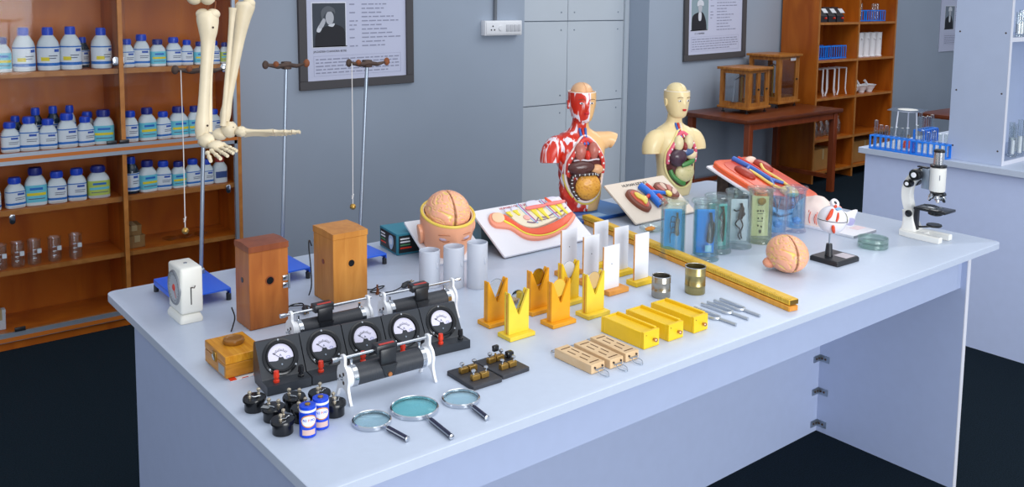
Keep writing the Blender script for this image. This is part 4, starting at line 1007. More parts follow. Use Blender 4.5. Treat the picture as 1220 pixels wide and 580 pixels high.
def lens_holder(x, y, m, base_m, disc_m, label, rim):
    t = thing('lens_holder', label, 'lens holder', (x, y, TZ), 0, 'V-notched wooden lens holders'); w, th, h = .054, .015, .099
    b = B(); b.box(-.034, .034, -.022, .022, .0005, .0095, .0008, seg=1); b.obj('base', base_m, t)
    # two thin V-notched boards with a slit between them that takes the lens
    out = [(-w/2, .0098), (w/2, .0098), (w/2, h), (w/2-.0025, h), (.0015, h-.050), (-.0015, h-.050), (-w/2+.0025, h), (-w/2, h)]
    for ya in (-th/2+.0055, th/2):
        b = B(); b.prism(out, 0, .0055, T(0, ya, 0) @ RX90); b.obj('notched_board', m, t)
    for s in (-1, 1):
        b = B(); b.box(s*w/2-.0035 if s > 0 else -w/2, w/2 if s > 0 else -w/2+.0035, -th/2+.0056, th/2-.0056, .0098, h-.004); b.obj('spacer', ORWOOD, t)
    l = thing('lens', 'round lens disc standing in the '+label.split(' with')[0].replace(' V-notched', ''), 'lens', (x, y, TZ+.0805), 0, 'lenses in the wooden holders')
    r = .0195
    b = B(); b.lathe([(0, -.0012), (r*.6, -.001), (r, -.0004), (r, .0004), (r*.6, .001), (0, .0012)], 32, RX90); b.obj('disc', disc_m, l)
    b = B(); b.tube([(r*math.cos(2*PI*k/32), 0, r*math.sin(2*PI*k/32)) for k in range(32)], .0007, 5, True); b.obj('edge_ring', rim, l)
MIR = mat('mirror', '#c9cdd2', .08, 1); MIRY = mat('yellow_mirror', '#b99a3c', .12, .9)
lens_holder(.620, .382, YEL_O, YEL_O, GLASS, 'orange V-notched holder at back left with clear', STEEL)
lens_holder(.610, .297, YEL_L, YEL_L, MIR, 'pale yellow V-notched holder at front left with mirror', STEEL)
lens_holder(.742, .384, YEL_O, YEL_O, MIRY, 'orange V-notched holder at back centre with gold mirror', STEEL)
lens_holder(.729, .298, YEL_O, YEL_O, mat('amber_glass', '#d8bb50', .3), 'orange V-notched holder at front centre with amber', YEL_O)
lens_holder(.836, .384, YEL, YEL_L, mat('frosted_disc', '#cfcdd0', .5), 'yellow V-notched holder at back right with frosted', STEEL)
lens_holder(.828, .292, YEL_L, YEL_L, mat('tan_disc', '#c8ab78', .4), 'yellow V-notched holder at front right with tan', STEEL)

def frosted(x, y, r, h, label):
    t = thing('frosted_jar', label, 'jar', (x, y, TZ), 0, 'frosted white glass cylinders')
    b = B(); b.lathe([(0, .0005), (r*1.02, .0005), (r*1.02, .004), (r, .006), (r, h), (r*.93, h+.001), (r*.91, h-.002), (r*.91, .01), (0, .008)], 36); b.obj('body', FROST, t)
    b = B(); b.ell((r*.2, -r*.98, h*.62), (.0035, .003, .009), 10, 8); b.obj('moulded_stud', FROST, t)
frosted(.645, .682, .0258, .090, 'frosted white glass cylinder, leftmost of three')
frosted(.690, .642, .0258, .101, 'frosted white glass cylinder, middle of three')
frosted(.735, .606, .0255, .112, 'frosted white glass cylinder, rightmost of three')

def screen(x, y, w, h, base, label, hole, dx=0):
    t = thing('pinhole_screen', label, 'screen', (x, y, TZ), 0, 'white upright optics screens')
    b = B(); b.box(-.034+dx, .034+dx, -.018, .018, .0005, .0125, .001, seg=1); b.obj('base', base, t)
    b = B(); b.box(-w/2, w/2, -.002, .002, .0127, h, .0004, seg=1); c = b.obj('card', WCARD, t)
    b = B(); b.box(-w/2-.0008, -w/2-.0001, -.002, .002, .0127, h); b.obj('wooden_edge', ORWOOD, c)
    if hole:
        b = B(); b.lathe([(0, 0), (.0013, 0), (.0013, .0005), (0, .0005)], 10, T(.0, -.0021, h*.62) @ RX90); b.obj('pinhole', BLACK, c)
screen(.980, .541, .053, .120, ORWOOD, 'white pinhole screen, leftmost of front three', True)
screen(.979, .458, .053, .122, ORWOOD, 'white pinhole screen, middle of front three', True)
screen(.964, .372, .053, .119, ORWOOD, 'white pinhole screen nearest front, on orange base', True, .012)
screen(1.098, .545, .052, .122, YEL, 'plain white screen, rearmost by the relief board', False)
screen(1.090, .463, .052, .126, YEL, 'plain white screen, middle of back three on yellow base', False)
screen(1.078, .380, .050, .129, YEL, 'plain white screen, rightmost on yellow base by the can', False)

def ruler(z0, m, label, dx, ticks):
    p0, p1 = Vector((1.214+dx, .030)), Vector((1.380+dx*.5, .900)); d = p1-p0; L = d.length
    t = thing('metre_rule', label, 'ruler', (p0.x, p0.y, TZ+z0), math.atan2(d.y, d.x), 'wooden metre rules')
    b = B(); b.box(0, L, -.014, .014, .0004, .0128, .001, seg=1); b.obj('bar', m, t)
    if ticks:
        b = B()
        for i in range(int(L/.005)):
            l = .004 if i % 10 else .009
            b.box(.004+i*.005, .0046+i*.005, .0135-l, .0138, .0129, .0132)
        for i in range(int(L/.005)):
            b.box(.004+i*.005, .0046+i*.005, .0139, .0143, .004, .010 if i % 5 else .012)
        b.obj('graduations', mat('ruler_ink', '#7a5a10', .5), t)
    b = B(); b.box(-.0012, .0, -.0125, .0125, .0014, .0118); b.obj('brass_tip', BRASS if ticks else ORWOOD, t)
ruler(0, wood('ruler_orange', '#dd962c', '#eaa93c', (9, 1, 1), 9, .4), 'lower orange wooden metre rule of the stack', 0, False)
ruler(.0148, wood('ruler_yellow', '#e3b128', '#efc340', (9, 1, 1), 9, .4), 'upper yellow wooden metre rule with graduations', .001, True)

def can(x, y, r, h, m, label):
    t = thing('metal_can', label, 'can', (x, y, TZ), 0, 'metal calorimeter cans')
    b = B(); b.lathe([(0, .0004), (r-.001, .0004), (r, .002), (r, h*.3), (r+.0004, h*.31), (r, h*.32), (r, h*.7), (r+.0004, h*.71), (r, h*.72), (r, h-.001), (r-.0004, h), (r-.0014, h-.0005), (r-.0014, .003), (0, .0025)], 40); b.obj('body', m, t)
    b = B(); b.tube([(r*math.cos(2*PI*k/36), r*math.sin(2*PI*k/36), h) for k in range(36)], .0009, 6, True); b.obj('rolled_rim', CHROME, t)
CANB = mat('brassy_tin', '#a89a68', .28, .9, var=.25, scale=18, stretch=(.4, .4, 4))
can(1.045, .283, .0225, .052, mat('grey_tin', '#a8a296', .25, .9, var=.2, scale=18, stretch=(.4, .4, 4)), 'shorter silvery metal can by the yellow boxes')
can(1.134, .253, .0248, .066, CANB, 'taller brassy metal can beside the metre rules')

def yellow_box(x0, y0, rz, label):
    t = thing('yellow_slide_box', label, 'yellow box', (x0, y0, TZ), rz, 'yellow wooden slide boxes'); w, d, h = .046, .125, .036
    b = B(); b.box(0, w, 0, .008, .0005, h, .0008, seg=1); b.obj('front_block', YEL, t)
    b = B(); b.box(0, w, d-.006, d, .0005, h-.002, .0008, seg=1); b.obj('back_block', YEL, t)
    b = B(); b.box(0, .012, .0082, d-.0062, .0005, h-.001, .0008, seg=1); b.obj('side_wall', YEL, t)
    b = B(); b.box(w-.006, w, .0082, d-.0062, .0005, h+.002, .0008, seg=1); b.obj('side_wall', YEL, t)
    b = B(); b.box(.0122, w-.0062, .0082, d-.0062, .0005, h-.004, .0006, seg=1); b.obj('slide', YEL, t)
    b = B(); b.lathe([(0, 0), (.002, 0), (.002, .003), (.0042, .0045), (.0042, .008), (.0025, .0095), (0, .0098)], 14, T(w*.62, -.0002, h*.46) @ RX90); b.obj('knob', mat('copper_knob', '#b98a70', .25, .8), t)
    b = B(); b.lathe([(0, 0), (.0011, 0), (.0011, .0006), (0, .0006)], 8, T(w*.14, .0, h*.8) @ RX90); b.obj('pin', IRON, t)
yellow_box(.769, .081, .0, 'yellow wooden box with front knob, leftmost of three')
yellow_box(.842, .079, .0, 'yellow wooden box with front knob, middle of three')
yellow_box(.920, .077, -.0, 'yellow wooden box with front knob, rightmost of three')

def slotted_block(x0, y0, rz, label):
    t = thing('slotted_wood_block', label, 'wooden block', (x0, y0, TZ), rz, 'slotted pale wooden blocks'); w, d, h = .036, .105, .019
    b = B(); b.box(0, w, 0, d, .0005, h, .0012, seg=1); b.obj('block', DEALWOOD, t)
    SL = mat('slot_brown', '#5c3a1c', .8)  # dark brown strips set into the block's top face mark its slots
    for x, y, sx, sy in ((.006, .010, .024, .0026), (.006, .090, .024, .0026), (.010, .022, .0024, .022), (.024, .030, .0024, .022), (.010, .056, .0024, .022), (.024, .060, .0024, .022)):
        b = B(); b.box(x, x+sx, y, y+sy, h-.001, h+.0004); b.obj('slot', SL, t)
    for s in (0, 1):
        y = -.0005 if s == 0 else d+.0005; k = -1 if s == 0 else 1
        b = B(); b.tube([(.008, y, .012), (.008, y+k*.004, .009), (.028, y+k*.004, .009), (.028, y, .012)], .0011, 6)
        b.tube(cr([(.012, y+k*.004, .008), (.010, y+k*.014, .004), (.018, y+k*.026, .0016), (.028, y+k*.016, .004), (.024, y+k*.004, .008)], 5, False), .0009, 6); b.obj('wire_hook', STEEL, t)
        for xx in (.008, .028):
            q = B(); q.lathe([(0, 0), (.002, 0), (.002, .0025), (0, .003)], 8, T(xx, y-k*.0003, .0125) @ (RX90 if s == 0 else Matrix.Rotation(-PI/2, 4, 'X'))); q.obj('staple', IRON, t)
slotted_block(.600, .058, .02, 'slotted pale wooden block with wire hook, leftmost of three')
slotted_block(.646, .054, .0, 'slotted pale wooden block with wire hook, middle of three')
slotted_block(.693, .058, -.02, 'slotted pale wooden block with wire hook, rightmost of three')

def fork(hx, hy, rz, label):
    t = thing('tuning_fork', label, 'tuning fork', (hx, hy, TZ), rz, 'steel tuning forks'); FST = mat('fork_steel', '#c3cad2', .3, .7)
    b = B(); b.cyl((0, 0, .004), (0, .045, .004), .0034, n=12); b.obj('stem', FST, t)
    b = B(); b.tube(cr([(-.0105, .064, .004), (-.009, .053, .004), (0, .047, .004), (.009, .053, .004), (.0105, .064, .004)], 5, False), .0034, 8); b.obj('yoke', FST, t)
    for s in (-1, 1):
        b = B(); b.box(s*.0105-.0028, s*.0105+.0028, .063, .127, .0008, .0072, .0006, seg=1); b.obj('tine', FST, t)
fork(1.030, .050, -.0, 'steel tuning fork nearest the yellow boxes, partly hidden')
fork(1.080, .056, -.03, 'steel tuning fork, middle of three')
fork(1.118, .052, -.06, 'steel tuning fork nearest the metre rules')

# ------------------------------------------------------------------ brains
PEACH, PYEL = lin('#f4b090'), lin('#f0d272')
def gyri(d, f=2.3):
    w = Vector((noise.noise(d*f), noise.noise(d*f+Vector((7, 3, 1))), noise.noise(d*f+Vector((2, 9, 5)))))
    n = noise.noise(d*f*1.25+w*.75)
    return abs(math.sin(n*9.0))
def brain_mesh(c, r, nu=72, nv=52, f=2.3, fissure=0):
    """fissure: axis index that the midline is normal to"""
    b = B(); cols = {}
    def fn(d):
        g = gyri(d, f); k = 1-.05*(1-min(1, g/.4))
        a = abs(d[fissure]); k -= .075*math.exp(-(a/.035)**2)*(1 if d.z > -.7 else 0)
        return k
    b.ell(c, r, nu, nv, fn)
    def col(co):
        d = Vector(((co[0]-c[0])/r[0], (co[1]-c[1])/r[1], (co[2]-c[2])/r[2])).normalized()
        g = gyri(d, f); t = min(1, 1.5*max(0, 1-g/.42)); a = abs(d[fissure])
        if a < .03: return lin('#9a6a45')
        return tuple(p*(1-t)+q*t for p, q in zip(PEACH, PYEL))
    return b, col
BRAINM = attr_mat('brain_paint', .3)
def brain_model():
    t = thing('brain_model', 'peach coloured brain model lying alone near the table front', 'brain model', (1.462, .218, TZ))
    b, col = brain_mesh((0, 0, .0485), (.052, .066, .0485), 110, 80, f=1.5, fissure=0)
    b.obj('cerebrum', BRAINM, t, rot=(0, 0, -.55), color=col)
    b = B(); b.ell((-.030, .032, .022), (.02, .018, .014), 18, 12, lambda d: 1-.04*abs(math.sin(d.z*22))); b.obj('cerebellum', mat('peach_dark', '#e29a78', .35), t)
brain_model()

SKIN = mat('head_skin', '#efa982', .35, var=.03, scale=20)
def head_model():
    # sloping white board resting on the teal carton
    bd = thing('display_board', 'sloping white board carrying the brain head model', 'board', (.731, .806, TZ), rot=(.44, 0, -.12))
    b = B(); b.prism(rrect(0, .172, 0, .186, .003, 2), .0005, .006, bev=.0006); b.obj('board', WCARD, bd)
    for xx in (.008, .164):
        b = B(); b.box(xx-.006, xx+.006, .004, .012, .0061, .012); b.obj('retaining_clip', WCARD, bd)
    b = B(); b.box(.05, .10, .006, .018, .0061, .0068); b.obj('caption_strip', mat('caption_pink', '#e8b0a8', .5), bd)
    # head: one continuous shell, cut open above the brow
    t = thing('head_model', 'life-like head model opened above the brow to show brain', 'anatomical head', (.818, .866, .7935), rot=(.232, 0, -.28))
    rx, ry = .073, .082; n = 56; rings = []
    levels = [(.004, .80, -.004), (.014, .86, -.004), (.03, .93, -.002), (.05, .98, 0), (.066, 1.0, 0), (.080, 1.005, 0), (.094, 1.0, 0)]
    def face(a, z):
        # bumps on the front (-y): brow, nose, eye sockets
        dx = math.cos(a); fy = -math.sin(a); add = 0
        if fy > 0:
            x = dx
            add += .016*math.exp(-(x/.13)**2)*math.exp(-((z-.036)/.022)**2)*fy        # nose
            add += .006*math.exp(-((abs(x)-.32)/.22)**2)*math.exp(-((z-.070)/.010)**2)  # brow
            add -= .007*math.exp(-((abs(x)-.36)/.15)**2)*math.exp(-((z-.056)/.010)**2)  # sockets
            add += .004*math.exp(-((abs(x)-.5)/.2)**2)*math.exp(-((z-.030)/.016)**2)    # cheeks
        return add
    def ringat(z, k, yo, e=0, dz=0):
        out = []
        for i in range(n):
            a = 2*PI*i/n; ad = face(a, z)+e
            out.append(((rx*k+ad)*math.cos(a), (ry*k+ad)*math.sin(a)+yo, z+dz+(.004*math.sin(a) if z > .07 else 0)*((z-.07)/.024 if z > .07 else 0)))
        return out
    R = [ringat(z, k, yo) for z, k, yo in levels]
    # underside follows the sloping board
    R[0] = [(p[0], p[1], .001+p[1]*math.tan(.208)+abs(p[0])*.02) for p in R[0]]; R[1] = [(p[0], p[1], max(.012, R[0][i][2]+.006)) for i, p in enumerate(R[1])]
    zt = .094
    inner = [ringat(zt, 1.0, 0, -.009), ringat(zt, 1.0, 0, -.0105, -.012)]
    b = B(); b.loft(R+[ringat(zt, 1.0, 0, -.0005, .0015)]+inner, (True, False)); b.obj('skull_shell', SKIN, t)
    b = B(); b.tube([(p[0]*.965, p[1]*.965, p[2]+.0022) for p in ringat(zt, 1.0, 0)], .0042, 8, True); b.obj('cut_bone_rim', mat('bone_yellow', '#eacb52', .4), t)
    b = B(); b.tube([(p[0]*.912, p[1]*.912, p[2]+.001) for p in ringat(zt, 1.0, 0)], .0028, 8, True); b.obj('inner_rim', mat('rim_cream', '#f2e6cc', .4), t)
    b = B(); b.loft([ringat(zt, 1.0, 0, -.009, -.010), ringat(zt, 1.0, 0, -.0105, -.014)]); b.obj('cavity_floor', mat('cavity_red', '#7a3420', .5), t)
    b2, col = brain_mesh((0, .003, .098), (.061, .069, .056), 110, 80, f=1.5, fissure=0); b2.obj('brain', BRAINM, t, color=col)
    EYE = mat('eyelid', '#cbb7c6', .35); BROWM = mat('brow_line', '#b9744e', .5)
    for s in (-1, 1):
        b = B(); b.ell((s*.027, -.0655, .056), (.0155, .009, .0078), 18, 12); e = b.obj('closed_eye', EYE, t)
        b = B(); b.tube(cr([(s*.012, -.0748, .053), (s*.022, -.0765, .0495), (s*.034, -.073, .050), (s*.042, -.066, .0535)], 4, False), .0012, 6); b.obj('lash_line', BROWM, e)
        b = B(); b.tube(cr([(s*.010, -.081, .0675), (s*.022, -.081, .0705), (s*.036, -.074, .0690), (s*.045, -.065, .0660)], 4, False), .0013, 6); b.obj('eyebrow', BROWM, t)
        ear = cr([(.004, -.026), (.016, -.012), (.020, .010), (.012, .026), (-.006, .028), (-.014, .012), (-.008, -.006), (-.008, -.022)], 4)
        b = B(); b.prism(ear, -.004, .006, T(s*.0725, .004, .036) @ Matrix.Rotation(s*PI/2, 4, 'Y') @ Matrix.Rotation(s*PI/2, 4, 'Z') @ Matrix.Rotation(.15, 4, 'X'), bev=.002)
        eo = b.obj('ear', SKIN, t)
head_model()

def teal_carton():
    t = thing('instrument_carton', 'teal and black printed carton under the head board', 'carton', (.712, .945, TZ), -.12)
    TE = mat('teal_card', '#2f7f94', .5); BK = mat('carton_black', '#1c2226', .45)
    b = B(); b.box(0, .115, 0, .115, .0005, .060, .0008, seg=1); b.obj('body', TE, t)
    def pan(M, w, h, nm):
        b = B(); b.box(.006, w-.006, -.0006, .0004, .006, h-.006, M=M); p = b.obj(nm, BK, t)
        for i, (m, l) in enumerate(((PWHITE, .028), (PWHITE, .03), (mat('print_green', '#4d8a5a', .5), .03), (RED, .034))):
            b = B(); b.box(.010, .010+l, -.0010, -.0007, h-.017-i*.0085, h-.013-i*.0085, M=M); b.obj('printed_line', m, p)
        b = B(); b.prism(cr([(.062, .030), (.066, .046), (.078, .049), (.090, .046), (.094, .030), (.086, .014), (.078, .010), (.070, .014)], 4), .0007, .0011, M=M @ RX90); q = b.obj('printed_gauge', mat('print_blue', '#b6c9e4', .5), p)
        b = B(); b.lathe([(0, 0), (.009, 0), (.009, .0004), (0, .0004)], 20, M @ T(.078, -.0012, .032) @ RX90); b.obj('printed_dial', mat('print_dial', '#e8edf4', .5), q)
    pan(Matrix.Rotation(-PI/2, 4, 'Z') @ T(-.115, 0, 0), .115, .060, 'side_print')
    pan(Matrix.Identity(4), .115, .060, 'front_print')
teal_carton()

# ------------------------------------------------------------------ relief boards
def board(name, label, x, y, z0, w, L, slope, rz, m):
    t = thing(name, label, 'relief model', (x, y, z0), rot=(slope, 0, rz))
    b = B(); b.prism(rrect(0, w, 0, L, .004, 3), .0005, .0065, bev=.0006); b.obj('board', m, t)
    b = B(); b.box(.001, w-.001, .001, L-.001, -.0012, .0004); b.obj('backing', IRON, t)
    return t
def piece(t, nm, pts, z0, z1, m, bev=.0015, n=4, par=None, smooth=True):
    b = B(); b.prism(cr(pts, n) if smooth else pts, z0, z1, bev=bev); return b.obj(nm, m, par or t)
BWHITE = mat('board_white', '#e4e3ea', .45); BCREAM = mat('board_cream', '#e6d7c6', .45)
SALM = mat('salmon', '#f0977a', .35); ORED = mat('orange_red', '#e8562e', .35); BYEL = mat('bright_yellow', '#e9d93f', .4); IVORY = mat('ivory', '#eadfc4', .4); PINK = mat('gum_pink', '#ee7f78', .35)
LILAC = mat('lilac_white', '#dcd9ea', .3); VBLUE = mat('vein_blue', '#3f66b8', .35); VRED = mat('artery_red', '#d2301f', .35); PURP = mat('nerve_purple', '#7d5580', .4)
def jaw_board():
    sl = math.atan2(.095, .155); w, L = .334, .182
    t = board('jaw_relief_board', 'sloping white board with coloured lower jaw section relief', .930, .746, TZ+.002, w, L, sl, 0, BWHITE)
    z = .0066
    j = [(.028, .125), (.040, .150), (.066, .155), (.085, .140), (.095, .110), (.112, .076), (.150, .060), (.20, .064), (.26, .078), (.318, .098), (.320, .082), (.262, .050), (.20, .032), (.14, .030), (.100, .046), (.078, .086), (.052, .098), (.034, .106)]
    piece(t, 'skin_layer', j, z, z+.010, SALM, .002)
    o = [(.088, .135), (.100, .108), (.118, .080), (.150, .066), (.20, .070), (.26, .083), (.314, .101), (.312, .088), (.262, .060), (.20, .043), (.148, .042), (.110, .060), (.090, .095), (.074, .118), (.076, .138)]
    piece(t, 'muscle_layer', o, z+.0101, z+.0135, ORED, .001)
    piece(t, 'fat_line', [(.074, .118), (.090, .094), (.110, .059), (.148, .041), (.20, .042), (.262, .059), (.262, .056), (.20, .038), (.146, .037), (.107, .055), (.086, .090), (.068, .112)], z+.0101, z+.0125, BYEL, .0006)
    piece(t, 'lip_section', [(.036, .128), (.046, .146), (.066, .150), (.080, .140), (.074, .120), (.056, .112), (.042, .116)], z+.0101, z+.014, mat('lip_section', '#f2c9a0', .4), .001)
    piece(t, 'jaw_bone', [(.104, .120), (.120, .088), (.152, .074), (.20, .078), (.255, .092), (.306, .112), (.312, .140), (.300, .158), (.20, .160), (.13, .158), (.108, .146)], z, z+.0105, IVORY, .0015)
    def tooth(x, y, s, roots, nm='tooth'):
        p = piece(t, nm, [(x, y), (x+s*.2, y+s*.25), (x+s*.8, y+s*.25), (x+s, y), (x+s*.9, y-s*.25), (x+s*.1, y-s*.25)], z+.0106, z+.017, LILAC, .0015)
        for i in range(roots):
            xx = x+s*(i+.5)/roots; ww = s*.36/roots
            piece(t, 'root', [(xx-ww, y-s*.22), (xx+ww, y-s*.22), (xx+ww*.7, y-s*.75), (xx+ww*.9, y-s*1.15), (xx+ww*.1, y-s*1.2), (xx-ww*.6, y-s*.7)], z+.0106, z+.0145, BYEL, .001, par=p)
    tooth(.092, .150, .020, 1); tooth(.118, .152, .022, 1); tooth(.178, .156, .052, 2); tooth(.256, .158, .050, 2)
    piece(t, 'gum_band', [(.172, .137), (.235, .137), (.236, .147), (.172, .148)], z+.0146, z+.019, PINK, .0012)
    piece(t, 'gum_band', [(.250, .139), (.312, .139), (.316, .149), (.250, .150)], z+.0146, z+.019, PINK, .0012)
    piece(t, 'gum_peak', [(.258, .149), (.272, .149), (.264, .168), (.258, .170)], z+.0146, z+.019, ORED, .001)
    for x0 in (.150, .238):
        piece(t, 'pulp_canal', [(x0, .165), (x0+.010, .165), (x0+.022, .100), (x0+.026, .086), (x0+.018, .086), (x0+.010, .105)], z+.0106, z+.0135, mat('pale_blue', '#b7cfe6', .4), .001)
        piece(t, 'pulp_line', [(x0+.004, .160), (x0+.007, .160), (x0+.020, .096), (x0+.017, .094)], z+.0136, z+.0148, mat('magenta_line', '#c0508a', .4), .0004)
    for c, r in (((.150, .112), .011), ((.296, .126), .009)):
        piece(t, 'gland', oval(*c, r, r*.9, 16), z+.0106, z+.0142, mat('gland_pink', '#efb0a6', .4), .001, smooth=False)
    b = B(); b.tube(cr([(.140, .096, z+.012), (.165, .088, z+.0125), (.19, .104, z+.0125), (.215, .100, z+.0125), (.25, .108, z+.0125), (.285, .112, z+.0125), (.310, .122, z+.0125)], 6, False), .0016, 6); b.obj('nerve', PURP, t)
    b = B()
    for k in range(5): b.tube(cr([(.170+k*.014, .088+k*.002, z+.012), (.180+k*.014, .094+.003*(k % 2), z+.012), (.192+k*.014, .088+k*.002, z+.012)], 4, False), .0007, 5)
    b.obj('nerve_branch', PURP, t)
    text('heading', 'HUMAN LOWER JAW SECTION', .0115, mat('red_ink', '#c8545c', .5), t, T(.175, .1685, z+.0003))
    # box propping it up
    q = thing('prop_box', 'pale teal box propping up the jaw relief board', 'box', (.955, .885, TZ))
    b = B(); b.box(0, .20, .0, .09, .0005, .062, .001, seg=1); b.obj('body', mat('pale_teal_card', '#7fa2ac', .5), q); b = B(); b.box(-.001, .201, -.001, .091, .058, .066); b.obj('lid', mat('pale_teal_card', '#7fa2ac', .5), q)
jaw_board()
def kidney_board():
    sl = math.atan2(.097, .147); w, L = .285, .176
    t = board('kidney_relief_board', 'sloping cream board titled human kidney with red and blue vessels', 1.482, .781, TZ+.002, w, L, sl, 0, BCREAM)
    z = .0066
    text('heading', 'HUMAN KIDNEY', .016, BLACK_S, t, T(.128, .153, z+.0003), .0006)
    KB = mat('kidney_brown', '#7d3f2c', .35)
    a = piece(t, 'kidney', [(.050, .120), (.072, .132), (.095, .124), (.108, .100), (.112, .070), (.104, .046), (.082, .034), (.060, .052), (.048, .085)], z, z+.014, KB, .003)
    piece(t, 'cortex', [(.060, .113), (.076, .122), (.092, .114), (.100, .096), (.103, .070), (.096, .052), (.082, .046), (.068, .060), (.058, .086)], z+.0141, z+.0155, mat('cortex_red', '#c24a30', .35), .0006, par=a)
    piece(t, 'pelvis_yellow', [(.072, .108), (.084, .108), (.098, .092), (.110, .084), (.102, .070), (.092, .060), (.080, .056), (.080, .074), (.070, .088)], z+.0156, z+.020, mat('kidney_yellow', '#e6cd52', .35), .001, par=a)
    b_ = piece(t, 'kidney', [(.188, .126), (.205, .140), (.235, .136), (.258, .112), (.268, .084), (.258, .066), (.238, .064), (.222, .076), (.206, .092), (.192, .106)], z, z+.014, KB, .003)
    for i, (x, y, a_) in enumerate(((.205, .112, .3), (.222, .118, 0), (.240, .106, -.5), (.250, .088, -.9))):
        M = T(x, y, z+.0141) @ Matrix.Rotation(a_, 4, 'Z'); q = B(); q.prism(cr([(-.005, -.014), (.005, -.014), (.008, .012), (-.008, .012)], 3), 0, .002, M, bev=.0005); q.obj('pyramid', mat('kidney_cream', '#d8b8a4', .4) if i % 2 else mat('kidney_pink', '#b86a5c', .4), b_)
    for nm, x0, m, r in (('vena_cava', .128, mat('bright_blue', '#2472d8', .3), .0125), ('aorta', .157, VRED, .0095)):
        pts = [(x0+.004, .140, z+r*.8), (x0+.010, .110, z+r), (x0+.014, .080, z+r), (x0+.018, .044, z+r*.8)]
        b = B(); b.tube(cr(pts, 4, False), r, 16); v = b.obj(nm, m, t)
        b = B(); d = Vector(pts[-1])-Vector(pts[-2]); e = Vector(cr(pts, 4, False)[-1]); b.cyl(e+d.normalized()*.0002, e+d.normalized()*.001, r*.62, n=14); b.obj('vessel_mouth', mat('vessel_dark', '#3a2220', .5), v)
    b = B(); b.tube([(.140, .094, z+.012), (.118, .086, z+.012), (.104, .080, z+.016)], [.008, .0065, .005], 12); b.obj('renal_artery', VRED, t)
    b = B(); b.tube([(.145, .100, z+.016), (.180, .092, z+.016), (.200, .090, z+.014), (.214, .084, z+.012)], [.0085, .0075, .006, .005], 12); b.obj('renal_vein', mat('bright_blue', '#2472d8', .3), t)
    piece(t, 'pelvis_yellow', [(.204, .090), (.220, .092), (.226, .080), (.216, .068), (.204, .074)], z+.0142, z+.021, mat('kidney_yellow', '#e6cd52', .35), .001)
    q = thing('prop_box', 'black box propping up the human kidney board', 'box', (1.614, .905, TZ))
    b = B(); b.box(0, .12, 0, .06, .0005, .066, .001, seg=1); b.obj('body', BLACK, q)
    b = B(); b.box(-.0008, .0, .015, .065, .012, .05); b.obj('grey_print', mat('grey_print', '#70747c', .5), q)
kidney_board()
def urinary_board():
    # long board sloping down towards the front, one end raised
    sl = math.atan2(.112, .315); w, L = .27, .334
    t = board('urinary_relief_board', 'sloping white board with orange abdomen relief and blue vein', 1.950, .575, TZ+.004, w, L, sl, 0, BWHITE)
    z = .0066; O = mat('relief_orange', '#e85f30', .3, var=.06, scale=25)
    base = piece(t, 'abdomen_relief', [(.022, .322), (.12, .328), (.225, .322), (.252, .24), (.256, .12), (.250, .03), (.12, .016), (.022, .03), (.016, .16)], z, z+.018, O, .004)
    piece(t, 'cavity', [(.05, .30), (.13, .305), (.215, .295), (.235, .2), (.235, .08), (.13, .045), (.05, .06), (.04, .18)], z+.0181, z+.0195, mat('relief_red', '#d84a28', .3), .0006)
    for cx, cy, s in ((.075, .225, 1), (.205, .245, -1)):
        b = B(); b.ell((cx, cy, z+.022), (.026, .044, .016), 20, 14); k = b.obj('kidney', mat('kidney_red', '#a63420', .3), t)
        b = B(); b.tube(cr([(cx+s*.018, cy, z+.032), (cx+s*.032, cy-.03, z+.026), (cx+s*.030, cy-.09, z+.025), (cx+s*.042, cy-.15, z+.026)], 6, False), .0055, 10); b.obj('ureter', mat('ureter_yellow', '#eacb6a', .35), t)
    b = B(); b.tube([(.120, .318, z+.024), (.128, .25, z+.026), (.132, .17, z+.026), (.135, .14, z+.025)], [.010, .010, .009, .007], 12); v = b.obj('vena_cava', VBLUE, t)
    for pa, pb in (((.133, .16, z+.026), (.165, .125, z+.025)), ((.133, .16, z+.026), (.105, .12, z+.025)), ((.128, .25, z+.027), (.095, .235, z+.028))):
        b = B(); b.tube([pa, pb], [.0075, .0055], 10); b.obj('vein_branch', VBLUE, v)
    b = B(); b.tube([(.150, .318, z+.023), (.155, .25, z+.024), (.155, .17, z+.024)], [.007, .007, .006], 12); b.obj('aorta', VRED, t)
    b = B(); b.ell((.13, .072, z+.026), (.036, .030, .016), 22, 14); b.obj('bladder', mat('bladder_yellow', '#e8d084', .35), t)
    b = B(); b.ell((.19, .292, z+.024), (.028, .016, .012), 16, 10, lambda d: 1+.1*noise.noise(d*4)); b.obj('adrenal', mat('adrenal_pale', '#f0cdb8', .35), t)
    q = thing('prop_block', 'dark prop under the raised end of orange relief board', 'block', (1.99, .82, TZ))
    b = B(); b.box(0, .18, 0, .05, .0005, .084, .001, seg=1); b.obj('body', IRON, q); b = B(); b.box(.004, .176, -.001, 0, .006, .078); b.obj('face_sheet', BLACK, q)
urinary_board()
